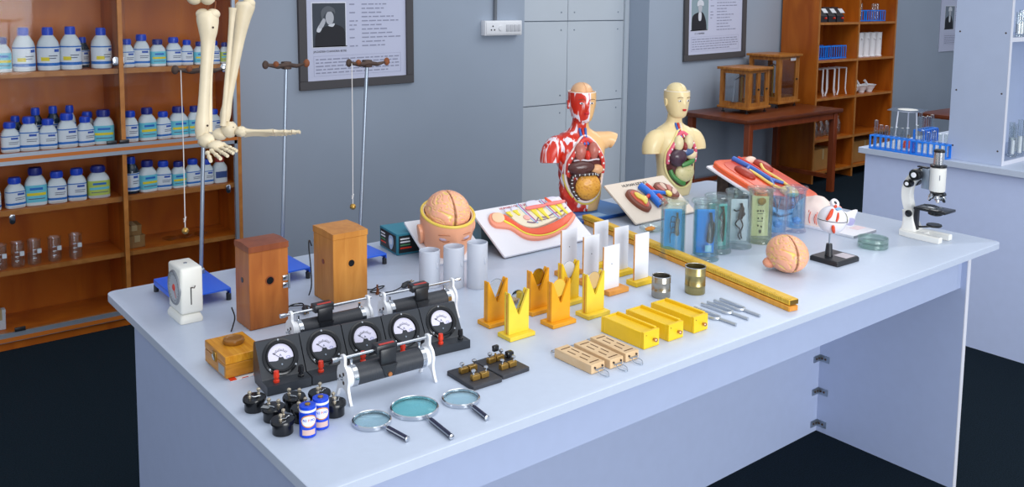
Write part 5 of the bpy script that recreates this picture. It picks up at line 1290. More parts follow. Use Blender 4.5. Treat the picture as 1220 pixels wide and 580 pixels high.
def mouth_board():
    t = thing('head_section_board', 'flat white board with pale pink head section behind eye model', 'relief model', (1.905, .288, TZ), 0)
    b = B(); b.prism(rrect(0, .13, 0, .27, .004, 3), .0005, .008, bev=.0008); b.obj('board', BWHITE, t)
    b = B(); b.box(.002, .128, -.0015, .0, .001, .007); b.obj('front_edge', mat('board_edge_grey', '#8d8f98', .5), t)
    CR = mat('section_cream', '#efd9cf', .35, var=.04, scale=20)
    def lump(d): return 1+.10*noise.noise(d*2.2)-.04*abs(math.sin(d.z*7+d.x*3))
    b = B(); b.ell((.06, .165, .006), (.058, .085, .088), 32, 22, lump); 
    bmesh.ops.bisect_plane(b.bm, geom=b.bm.verts[:]+b.bm.edges[:]+b.bm.faces[:], plane_co=(0, 0, .0085), plane_no=(0, 0, 1), clear_inner=True)
    b.obj('head_half', CR, t)
    b = B(); b.ell((.052, .088, .066), (.014, .014, .012), 16, 12); b.obj('nose_section', mat('section_pink', '#f0a596', .35), t)
    b = B(); b.ell((.045, .10, .032), (.020, .022, .022), 18, 12, lambda d: 1+.1*noise.noise(d*5)); b.obj('tongue_section', mat('section_pink2', '#e9b3a6', .35), t)
    RS_ = mat('vessel_red', '#d8503a', .4)
    for k in range(9):
        y = .105+.008*k; x = .006+.004*(k % 3); b = B(); b.tube(cr([(x, y, .014), (x-.001, y+.003, .030+.004*(k % 2)), (x+.004, y+.001, .045+.003*(k % 4))], 4, False), .0012, 5); b.obj('blood_vessel', RS_, t)
    b = B(); b.box(.075, .125, .03, .06, .0081, .0086); b.obj('pink_caption', mat('caption_pink2', '#e4cdd0', .5), t)
mouth_board()

# ------------------------------------------------------------------ torso models
def torso(x, y, z0, rz, sc, kind, label):
    t = thing('torso_model', label, 'anatomical torso', (x, y, z0), rz)
    mus = kind == 'muscle'
    skin = '#e9bb84' if mus else '#ecd6a2'
    SK = mat('torso_cream', skin, .3) if not mus else mat('torso_tan', skin, .3)
    BODY = muscle_mat('torso_muscle', .012) if mus else SK
    n = 56; ZS = .94; OX = 1.25
    # z, half width, front depth, back depth, y offset
    sec = [(.0005, .060, .044, .046, 0), (.012, .062, .047, .048, 0), (.05, .070, .050, .048, 0), (.085, .070, .048, .044, 0), (.12, .072, .049, .045, 0), (.16, .077, .052, .050, 0), (.20, .080, .053, .053, .002),
           (.232, .084, .049, .052, .005), (.252, .080, .042, .047, .009), (.266, .064, .034, .039, .013), (.277, .044, .029, .032, .015), (.288, .031, .027, .027, .014), (.305, .027, .026, .025, .010), (.325, .027, .027, .026, .006), (.34, .026, .026, .026, .004)]
    def ring(s):
        zz, a, bf, bb, yo = s; out = []
        for i in range(n):
            th = 2*PI*i/n; c, s_ = math.cos(th), math.sin(th)
            p = 2.35
            rx = math.copysign(abs(c)**(2/p), c)*a; ry = math.copysign(abs(s_)**(2/p), s_)*(bf if s_ < 0 else bb)
            if mus and rx < .012:      # relief of the muscle bellies
                k = 1+.035*math.sin(zz*150+th*5)*(1 if zz < .27 else .4); rx *= k; ry *= k
            out.append((rx, ry+yo, zz*ZS))
        return out
    # interpolate the sections smoothly
    fine = cr([tuple(s) for s in [s[:3] for s in sec]], 4, False); fine2 = cr([(s[0], s[3], s[4]) for s in sec], 4, False)
    S2 = [(f[0], f[1], f[2], g[1], g[2]) for f, g in zip(fine, fine2)]
    b = B(); b.loft([ring(s) for s in S2]); body = b.obj('trunk', BODY, t, ang=60)
    def front(xx, zz):
        i = min(range(len(S2)), key=lambda k: abs(S2[k][0]-zz)); s = S2[i]
        u = min(1, abs(xx)/s[1]); return s[4]-s[2]*(1-u**2.35)**(1/2.35)
    # arm stumps
    for s in (-1, 1):
        if mus and s > 0: pts = [(.052, .010, .236), (.078, .010, .240), (.098, .008, .244), (.112, .006, .238)]; rr = [.034, .030, .026, .027]
        elif s < 0: pts = [(-.052, .008, .228), (-.078, .006, .224), (-.094, .004, .204), (-.100, .002, .182), (-.101, .0, .168)]; rr = [.034, .036, .036, .034, .032]
        else: pts = [(.052, .008, .228), (.076, .006, .224), (.090, .004, .206), (.096, .002, .188), (.097, .0, .176)]; rr = [.034, .035, .034, .032, .030]
        q = cr([(p[0]*1.04, p[1], p[2]*ZS, r) for p, r in zip(pts, rr)], 4, False)
        b = B(); b.tube([p[:3] for p in q], [p[3] for p in q], 28)
        arm = b.obj('arm_stump', BODY if s < 0 else SK, t, ang=50)
        e = Vector(q[-1][:3]); d = (e-Vector(q[-2][:3])).normalized()
        b = B(); b.cyl(e+d*.0002, e+d*.0008, q[-1][3]*.93, n=24); b.obj('cut_face', mat('cut_face', '#b9453a', .4) if s < 0 else SK, arm)
    # head, one shell cut above the brow
    hz = .322; rx, ry = .046, .055; zt = .068; K = 1.18
    def ringh(z, k, yo, e=0):
        out = []; z0 = z; z = z/K
        for i in range(48):
            a = 2*PI*i/48; c, s_ = math.cos(a), math.sin(a); add = e
            if s_ < 0:
                f = -s_; 
                add += .011*math.exp(-(c/.13)**2)*math.exp(-((z-.017)/.010)**2)*f
                add += .0035*math.exp(-((abs(c)-.3)/.25)**2)*math.exp(-((z-.040)/.007)**2)
                add -= .0035*math.exp(-((abs(c)-.38)/.16)**2)*math.exp(-((z-.030)/.007)**2)
                add += .005*math.exp(-(c/.22)**2)*math.exp(-((z-.002)/.006)**2)+.004*math.exp(-(c/.25)**2)*math.exp(-((z+.012)/.007)**2)
            out.append(((rx*k+add)*c, (ry*k+add)*s_+yo, hz+z0))
        return out
    lv = [(z_*K, k_, y_) for z_, k_, y_ in [(-.026, .42, -.012), (-.020, .62, -.010), (-.010, .74, -.006), (.002, .84, -.003), (.016, .93, 0), (.030, .98, 0), (.044, 1.0, 0), (.0576, .985, 0)]]
    b = B(); b.loft([ringh(*l) for l in lv]+[ringh(zt, .985, 0, -.003), ]); h = b.obj('head', BODY, t, ang=60)
    b = B(); b.tube([(p[0]*.97, p[1]*.97, p[2]+.0005) for p in ringh(zt, .985, 0)], .0016, 6, True); b.obj('cut_rim', mat('rim_white', '#ece6dc', .4), h)
    b2, col = brain_mesh((0, .003, hz+zt+.001), (.035, .042, .030), 48, 32, 1.8, 0)
    if mus: b2.obj('brain', mat('brain_tan', '#e2b184', .35), t)
    else: b2.obj('brain', mat('brain_cream', '#e6d5a4', .35), t)
    for s in (-1, 1):
        ear = cr([(.002, -.014), (.008, -.006), (.010, .006), (.005, .014), (-.004, .014), (-.007, .004), (-.004, -.006)], 4)
        b = B(); b.prism(ear, -.002, .004, T(s*.045, .004, hz+.026) @ Matrix.Rotation(s*PI/2, 4, 'Y') @ Matrix.Rotation(s*PI/2, 4, 'Z'), bev=.001); b.obj('ear', BODY if s < 0 else SK, h)
        e = B(); e.ell((s*.0165, -.0475, hz+.0355), (.0072, .0048, .0036), 12, 8); ey = e.obj('eye', PWHITE, h)
        e = B(); e.ell((s*.0172, -.0512, hz+.0355), (.0030, .0018, .0030), 10, 6); e.obj('iris', BLACK, ey)
        e = B(); e.tube(cr([(s*.008, -.0567, hz+.0468), (s*.0175, -.0553, hz+.0492), (s*.028, -.0485, hz+.0465)], 4, False), .0009, 5); e.obj('eyebrow', mat('brow_brown', '#6a4430', .5), h)
    b = B(); b.ell((0, -.0548, hz+.0042), (.0095, .0045, .0022), 14, 8); b.ell((0, -.0540, hz+.0003), (.0082, .0047, .0025), 14, 8); b.obj('lips', mat('lip_red', '#c8202a', .3), h)
    # opened front with organs
    cz, rzv, rxv = .150, .114, .068
    def onf(xx, zz, out=.0): return (xx, front(xx, zz)-out, zz*ZS)
    def openpt(a, k=1, out=0):
        xx = rxv*k*math.cos(a)*(.62+.38*min(1, max(0, (.27-(cz+rzv*math.sin(a)))/.09)))+.004; zz = cz+rzv*k*math.sin(a); return onf(xx, zz, out)
    ang = [2*PI*k/48 for k in range(48)]
    b = B(); V = [[b.bm.verts.new(openpt(a, k, .0012)) for a in ang] for k in (1, .8, .6, .4, .2)]
    for r0, r1 in zip(V, V[1:]):
        for k in range(48): b.bm.faces.new((r0[k], r0[(k+1) % 48], r1[(k+1) % 48], r1[k]))
    b.bm.faces.new(V[-1]); cav = b.obj('chest_opening', mat('cavity_dark', '#5a1f1c', .45), t)
    b = B(); b.tube([openpt(a, 1.0, .001) for a in ang], .0045, 8, True); b.obj('opening_rim', mat('rim_pale', '#ead9d4', .35) if mus else mat('rim_butter', '#efdf9a', .35), t)
    b = B(); ra = [a for a in [PI*(-.05)+PI*1.1*k/30 for k in range(31)]]; b.tube([openpt(a, .90, .004) for a in ra], .0075, 8); rb = b.obj('rib_section', mat('rib_red', '#d8453c', .35) if mus else mat('rib_pink', '#e2627a', .35), t)
    for k in range(1, 30, 2):
        if .25 < k/30 < .75 and 12 < k < 18: continue
        p = openpt(ra[k], .90, .0108); b = B(); b.ell(p, (.0034, .0026, .0042), 8, 6); b.obj('rib_end', mat('rib_white', '#f0e8e0', .4), rb)
    def organ(nm, xx, zz, r, m, f=None, out=.004, nu=24, nv=16, M=None, col=None):
        p = onf(xx*OX, zz, out); b = B(); b.ell((0, 0, 0), (r[0]*OX, r[1], r[2]*1.05), nu, nv, f); return b.obj(nm, m, t, p, M or (0, 0, 0), color=(lambda c: col(c)) if col else None)
    lob = lambda s: (lambda d: 1+.06*noise.noise(d*3)-.10*max(0, -d.z)*abs(d.x))
    LUNG = mat('lung_brown', '#b8685a', .3, var=.2, scale=60) if mus else mat('lung_cream', '#e2d2a6', .35)
    organ('lung', -.016, .212, (.016, .016, .030), LUNG, lob(1)); organ('lung', .020, .214, (.0145, .016, .029), LUNG, lob(1))
    organ('heart', .003, .200, (.008, .015, .016), VRED if mus else mat('heart_dark', '#8a3030', .35))
    for dx, m in ((-.009, VBLUE), (0, VRED), (.009, VBLUE if mus else mat('trachea', '#e6dccb', .4))):
        b = B(); b.tube([onf(dx*1.1, .288, -.001), onf(dx*.9, .262, .002), onf(dx*.6+.004, .235, .004)], .0042, 10); b.obj('great_vessel', m, t)
    b = B(); b.tube(cr([onf(-.040, .182, .004), onf(-.02, .187, .010), onf(.005, .184, .011), onf(.03, .187, .009), onf(.046, .184, .004)], 4, False), .0028, 8); b.obj('diaphragm', mat('diaphragm', '#d8cfd4', .4), t)
    if not mus: organ('pericardium', .014, .178, (.022, .012, .014), mat('slate_blue', '#47608c', .35))
    LIV = mat('liver', '#54302c', .22) if mus else mat('liver_purple', '#4a3440', .22)
    organ('liver', -.012 if mus else -.016, .158, (.037, .017, .023) if mus else (.029, .020, .033), LIV, lambda d: 1+.05*noise.noise(d*2)-.18*max(0, d.x)*max(0, -d.z))
    organ('stomach', .030, .150 if mus else .164, (.018, .014, .016), mat('stomach', '#e0a878', .35) if mus else mat('stomach_cream', '#e6cfa6', .35))
    IC = (lin('#e8a540'), lin('#c4762a')) if mus else (lin('#ddd09a'), lin('#b3b878'))
    if mus:
        b, _ = B(), 0
        c = onf(.010, .090, .002)
        def gfn(d): return 1-.09*(1-min(1, gyri(d, 2.6)/.35))
        b.ell((0, 0, 0), (.036*1.2, .020, .044), 56, 40, gfn)
        def gc(co):
            d = Vector((co[0]/.0432, co[1]/.020, co[2]/.044)).normalized(); k = max(0, 1-gyri(d, 2.6)/.3); return tuple(p*(1-k)+q*k for p, q in zip(*IC))
        b.obj('small_intestine', BRAINM, t, c, color=gc)
        col = cr([onf(-.022, .048, .006), onf(-.040, .075, .006), onf(-.046, .110, .007), onf(-.038, .132, .010), onf(0, .136, .013), onf(.030, .136, .010), onf(.045, .130, .005)], 5, False)
        b = B(); b.tube(col, [.0068 if k % 2 else .0058 for k in range(len(col))], 10); cl = b.obj('colon', mat('colon_dark', '#3f2b28', .3), t)
        for k in range(1, len(col), 2):
            p = Vector(col[k]); b = B(); b.ell(p+Vector((0, -.0062, 0)), (.0018, .0018, .0042) if k > 12 else (.0042, .0018, .0018), 8, 6); b.obj('colon_band', mat('colon_white', '#dfe2e0', .4), cl)
    else:
        b = B(); c = onf(.012, .095, .002)
        b.ell((0, 0, 0), (.034*1.2, .018, .036), 48, 32, lambda d: 1-.05*(1-min(1, gyri(d, 2.4)/.3)))
        def gc(co):
            d = Vector((co[0]/.0408, co[1]/.018, co[2]/.036)).normalized(); k = max(0, 1-gyri(d, 2.4)/.14); return tuple(p*(1-k)+q*k for p, q in zip(*IC))
        b.obj('small_intestine', BRAINM, t, c, color=gc)
        GR = mat('colon_green', '#4d8a48', .28)
        b = B(); b.tube(cr([onf(-.010, .128, .012), onf(.012, .134, .016), onf(.034, .140, .012), onf(.046, .144, .006)], 4, False), .0098, 14); b.obj('transverse_colon', GR, t)
        b = B(); b.tube(cr([onf(-.046, .108, .003), onf(-.038, .085, .006), onf(-.014, .062, .007), onf(.008, .052, .006)], 4, False), [.0085]*8+[.009]*5, 12); b.obj('ascending_colon', GR, t)
    if mus:
        b = B(); b.tube(cr([openpt(a, 1.06, .0) for a in [PI*1.05+PI*.85*k/16 for k in range(17)]], 1, False), .004, 8); b.obj('pelvic_band', mat('band_yellow', '#e4c64e', .4), t)
        b = B(); b.ell(onf(-.036, .048, .001), (.005, .003, .012), 10, 8); b.obj('groin_vessel', VRED, t)
    t.scale = (sc, sc, sc)
    return t
torso(1.458, 1.012, TZ+.0135, -.42, 1.0, 'muscle', 'torso model with red muscles on one half and open chest')
torso(1.935, 1.02, TZ, -.28, .97, 'cream', 'cream coloured torso model with open chest showing organs')
def blue_book():
    t = thing('blue_box_lid', 'flat blue box under the red muscle torso', 'box', (1.355, .892, TZ), 0)
    b = B(); b.box(0, .255, 0, .195, .0005, .012, .0012, seg=1); b.obj('body', mat('blue_card', '#2f6fb4', .35), t)
    b = B(); b.box(.002, .253, -.0006, 0, .002, .0105); b.obj('edge_print', mat('blue_card_dark', '#1f4f98', .35), t)
    b = B(); b.box(.02, .12, .008, .05, .0121, .0124); b.obj('pale_print', mat('blue_card_pale', '#8fb6dc', .4), t)
blue_book()
def dish_specimen():
    t = thing('specimen_dish', 'oval glass dish with orange specimen before the kidney board', 'dish', (1.50, .715, TZ), .2)
    b = B(); b.lathe([(0, .0006), (.040, .0006), (.055, .010), (.056, .011), (.054, .011), (.039, .003), (0, .003)], 36, None, 1.2, .75); b.obj('dish', GLASS_G, t)
    b = B(); b.ell((-.030, .0, .008), (.022, .012, .006), 18, 10, lambda d: 1+.25*noise.noise(d*3)); b.obj('specimen', mat('specimen_orange', '#e0902c', .5), t)
dish_specimen()

# ------------------------------------------------------------------ specimen jars
def jar(x, y, r, h, liquid, card, spec, label, tint):
    t = thing('specimen_jar', label, 'jar', (x, y, TZ), 0, 'specimen jars')
    G = glass('jar_glass_'+tint.strip('#'), tint, .2, .02, tint, fres=.25)
    b = B(); b.lathe([(0, .0006), (r*1.1, .0006), (r*1.12, .003), (r*1.08, .008), (r, .011), (r, h-.012), (r*1.03, h-.010), (r*1.03, h-.008), (r*.93, h-.008), (r*.93, .014), (0, .013)], 40); b.obj('glass_wall', G, t)
    b = B(); b.lathe([(0, h-.0079), (r*1.16, h-.0079), (r*1.18, h-.005), (r*1.16, h-.001), (r*.8, h), (0, h-.001)], 40); b.obj('lid', GLASS_G if tint != '#f5f7fd' else G, t)
    if liquid:
        L = glass('liquid_'+liquid.strip('#'), liquid, .02, .025, liquid, fres=.05)
        b = B(); b.lathe([(0, .0142), (r*.91, .0142), (r*.91, h*.80), (0, h*.80)], 36); b.obj('liquid', L, t)
    # backing card that carries the specimen
    q = math.radians(-38)      # cards face the front-left
    if card:
        M = Matrix.Rotation(q, 4, 'Z')
        b = B(); b.box(-r*.72, r*.72, .004, .006, .016, h*.83, M=M); cd = b.obj('backing_card', mat('jar_card_'+card.strip('#'), card, .6), t)
    else: M = Matrix.Rotation(q, 4, 'Z'); cd = t
    DK = mat('specimen_dark', '#3a2a24', .6, var=.3, scale=60); BR = mat('specimen_brown', '#6a4526', .6, var=.3, scale=60)
    def tb(nm, pts, rr, m): b = B(); b.tube([M @ Vector(p) for p in cr(pts, 4, False)], rr if not isinstance(rr, list) else [rr[min(int(k/4), len(rr)-1)] for k in range((len(pts)-1)*4+1)], 8); b.obj(nm, m, cd)
    if spec == 'insect':
        tb('specimen_body', [(.010, -.004, .125), (.011, -.006, .105), (.009, -.006, .085), (.012, -.004, .06)], [.003, .006, .006, .003], BR)
        for k in range(4): tb('specimen_leg', [(.009, -.005, .11-.014*k), (-.004-.004*(k % 2), -.006, .115-.016*k), (-.008, -.005, .10-.02*k)], .0011, DK)
    elif spec == 'slug':
        tb('specimen_body', [(.012, -.002, .13), (.015, -.005, .10), (.013, -.006, .07), (.011, -.003, .045)], [.004, .009, .009, .004], DK)
        b = B(); b.box(-.002, .016, -.008, -.0065, .022, .04, M=M); b.obj('paper_tag', LWHITE, cd)
    elif spec == 'snake':
        tb('specimen_body', [(.004, -.004, .13), (.012, -.006, .118), (.004, -.006, .10), (.012, -.005, .085), (.009, -.005, .06), (.012, -.004, .035)], [.002, .003, .0032, .003, .003, .002], DK)
        tb('specimen_coil', [(.012, -.002, .13), (.016, -.004, .09), (.014, -.004, .05), (.013, -.002, .03)], .003, BR)
        b = B(); b.box(-.016, .012, -.008, -.0065, .018, .030, M=M); b.obj('paper_tag', LWHITE, cd)
    elif spec == 'frog':
        tb('specimen_body', [(.004, -.003, .128), (.006, -.006, .115), (.004, -.007, .098), (.001, -.004, .082)], [.004, .007, .0075, .004], DK)
        for p in ([(.004, -.005, .11), (-.010, -.006, .106), (-.017, -.005, .110)], [(.007, -.005, .108), (.014, -.006, .098), (.010, -.005, .090)], [(.0, -.004, .084), (-.012, -.006, .068), (.002, -.006, .052), (-.002, -.005, .034), (.004, -.005, .022)], [(.003, -.004, .082), (.010, -.006, .064), (.004, -.006, .045), (.008, -.005, .025)]):
            tb('specimen_limb', p, .0021, DK)
    elif spec == 'chart':
        b = B(); b.ell((0, -.0, .122), (.012, .003, .010), 14, 10, lambda d: 1+.3*noise.noise(d*4)); o = b.obj('nest_specimen', mat('nest', '#a8803c', .7, var=.3, scale=120), cd, M @ Vector((.002, -.004, 0)), (0, 0, q))
        for k, (xx, zz) in enumerate(((-.008, .092), (.0, .092), (.008, .092), (-.006, .070), (.006, .070), (-.006, .048), (.004, .045), (.001, .030))):
            b = B(); b.ell((0, 0, 0), (.0022 if k < 7 else .004, .002, .003 if k < 7 else .006), 8, 6); b.obj('small_specimen', DK, cd, M @ Vector((xx, -.0, zz)))
            
        for k, zz in enumerate((.142, .108, .082, .060)):
            b = B(); b.box(-.012+.004*(k > 0), .012-.004*(k > 0), .0030, .0039, zz, zz+.0018, M=M); b.obj('printed_line', LTEXT, cd)
    elif spec == 'clear':
        for s in (-1, 1): tb('forceps_leg', [(s*.010, -.004, h*.80), (s*.004, -.005, h*.62), (0, -.005, h*.47)], .0016, STEEL)
        b = B(); b.ell((0, 0, 0), (.014, .012, .010), 14, 10, lambda d: 1+.4*noise.noise(d*3)); b.obj('specimen', mat('specimen_blue', '#7ab4dc', .5), cd, (.002, -.002, h*.24))
jar(1.322, .490, .0345, .160, '#c4ecf8', '#4fb4ea', 'insect', 'specimen jar with blue card and insect, leftmost', '#f0f6f6')
jar(1.377, .421, .0345, .166, '#c6eefa', '#1f9cf0', 'slug', 'specimen jar with bright blue card and dark slug, second', '#f0f6f6')
jar(1.464, .447, .0345, .164, '#c8ece8', '#86d2ce', 'snake', 'specimen jar with teal green card and thin snake', '#f0f6f6')
jar(1.553, .443, .0345, .167, None, '#dfe2ea', 'frog', 'specimen jar with white card and splayed frog', '#f0f6f6')
jar(1.648, .438, .0345, .163, None, '#e8e8d4', 'chart', 'specimen jar with cream card and rows of small specimens', '#eef2e6')
jar(1.748, .452, .0295, .146, '#c4ebfa', None, 'clear', 'pale blue plastic jar with forceps, second from right', '#f5f7fd')
jar(1.838, .445, .0295, .142, '#c4ebfa', None, 'clear', 'pale blue plastic jar with forceps, rightmost of the jars', '#f5f7fd')

# ------------------------------------------------------------------ eye model, petri dishes, microscope
def eye_model():
    t = thing('eye_model', 'white eyeball model with red muscles on black stand', 'eye model', (1.655, .197, TZ), -.03)
    b = B(); b.loft([[(x, y, z) for x, y in rrect(-.052-e, .052+e, -.044-e, .044+e, .004, 3)] for e, z in ((0, .0005), (0, .010), (-.003, .014))]); b.obj('base', BLACK, t)
    b = B(); b.box(-.002, .042, -.036, .002, .0142, .0148); b.obj('paper_label', mat('label_pinkish', '#cfc6cc', .5), t)
    b = B(); b.lathe([(0, .0142), (.011, .0142), (.008, .048), (0, .048)], 16, T(-.016, .008, 0)); b.obj('post', BLACK, t)
    b = B(); b.cyl((-.016, .008, .048), (-.016, .008, .080), .0022, n=10); b.obj('pin', STEEL, t)
    c = Vector((-.012, .006, .115)); r = .0385
    for nm, lo, hi in (('lower_half', -1, -.03), ('upper_half', .03, 1)):
        b = B(); n = 12; prof = []
        a0, a1 = math.asin(lo), math.asin(hi)
        for k in range(n+1):
            a = a0+(a1-a0)*k/n; prof.append((max(0, r*math.cos(a)), r*math.sin(a)))
        if lo > 0: prof = [(0, prof[0][1])]+prof
        else: prof = prof+[(0, prof[-1][1])]
        b.lathe(prof, 40, T(*c) @ Matrix.Rotation(.08, 4, 'Y')); b.obj(nm, mat('sclera', '#e9e6ec', .25), t)
    b = B(); b.lathe([(0, -.0010), (r*.985, -.0010), (r*.985, .0010), (0, .0010)], 40, T(*c) @ Matrix.Rotation(.08, 4, 'Y')); b.obj('seam', mat('seam_dark', '#3a3438', .5), t)
    # muscles as raised strips on the ball
    def strip(pts, w, m, nm):
        P = [c+Vector(p).normalized()*(r+.0012) for p in cr(pts, 5, False)]
        b = B(); b.tube(P, [w*(.55+.45*math.sin(PI*k/(len(P)-1))) for k in range(len(P))], 10); return b.obj(nm, m, t)
    MU = mat('eye_muscle', '#dd4a24', .3)
    strip([(-.9, -.2, .15), (-.8, -.35, .5), (-.45, -.3, .85)], .0055, MU, 'muscle')
    strip([(-.75, -.6, -.15), (-.75, -.62, -.45), (-.5, -.55, -.8)], .0050, MU, 'muscle')
    strip([(-.6, -.7, .1), (-.5, -.72, .3), (-.3, -.6, .6)], .0035, MU, 'muscle')
    strip([(-.2, -.3, .98), (.05, -.2, 1.0), (.3, .1, .95)], .0045, MU, 'muscle')
    b = B(); b.box(-.012, .010, -.004, .004, -.001, .001, M=T(*(c+Vector((.002, -.5, .87)).normalized()*(r+.0006))) @ Matrix.Rotation(.52, 4, 'X')); b.obj('blue_patch', mat('eye_blue', '#7cb4e4', .3), t)
    # tendon ring on top
    M = T(c.x+.008, c.y, c.z+r+.006) @ Matrix.Rotation(.9, 4, 'X') @ Matrix.Rotation(-.2, 4, 'Y')
    b = B(); b.lathe([(.005, -.005), (.012, -.005), (.013, 0), (.012, .005), (.005, .005), (.0045, 0)], 24, M); b.obj('muscle_ring', mat('sclera', '#e9e6ec', .25), t)
    b = B(); b.lathe([(0, -.003), (.0048, -.003), (.0048, .003), (0, .003)], 16, M); b.obj('ring_hole', BLACK, t)
    # cornea with iris, turned to the right, and the hinged flap
    d = Vector((.93, -.36, .05)).normalized(); Mq = T(*(c+d*(r-.007))) @ d.to_track_quat('Z', 'Y').to_matrix().to_4x4()
    b = B(); b.lathe([(0, .002), (.016, .002), (.0175, .006), (.015, .008), (.008, .009), (0, .009)], 24, Mq); b.obj('iris_disc', mat('iris_grey', '#7c7f62', .3), t)
    b = B(); b.lathe([(0, .0091), (.006, .0091), (.006, .0098), (0, .0098)], 18, Mq); b.obj('pupil', BLACK, t)
    b = B(); b.lathe([(.0150, .0065), (.0185, .006), (.0185, .010), (.0150, .0105)], 28, Mq); b.obj('cornea_ring', mat('sclera', '#e9e6ec', .25), t)
    fl = cr([(.012, -.016), (.040, -.020), (.046, .004), (.052, .024), (.026, .020), (.012, .014)], 4)
    b = B(); b.prism(fl, -.002, .002, T(*(c+Vector((.022, -.012, 0)))) @ Matrix.Rotation(-.35, 4, 'Z') @ RX90, bev=.0006); f = b.obj('vitreous_flap', mat('flap_white', '#e6e4ea', .3), t)
    b = B(); b.prism(cr([(.014, -.014), (.038, -.018), (.043, .0), (.014, .002)], 3), .0022, .004, T(*(c+Vector((.022, -.012, 0)))) @ Matrix.Rotation(-.35, 4, 'Z') @ RX90, bev=.0005); b.obj('lilac_face', mat('flap_lilac', '#a9a6cc', .3), f)
eye_model()
def petri(z, r, label):
    t = thing('petri_dish', label, 'petri dish', (1.868, .205, z), 0, 'stacked petri dishes')
    b = B(); b.lathe([(0, .0005), (r, .0005), (r, .012), (r-.0015, .012), (r-.0015, .002), (0, .002)], 40); b.obj('dish', GLASS_G, t)
    b = B(); b.lathe([(0, .0146), (r+.002, .0146), (r+.002, .004), (r+.0005, .004), (r+.0005, .0130), (0, .0130)], 40); b.obj('cover', GLASS_G, t)
petri(TZ, .0405, 'glass petri dish, lower of the stacked pair'); petri(TZ+.015, .0405, 'glass petri dish, upper of the stacked pair')

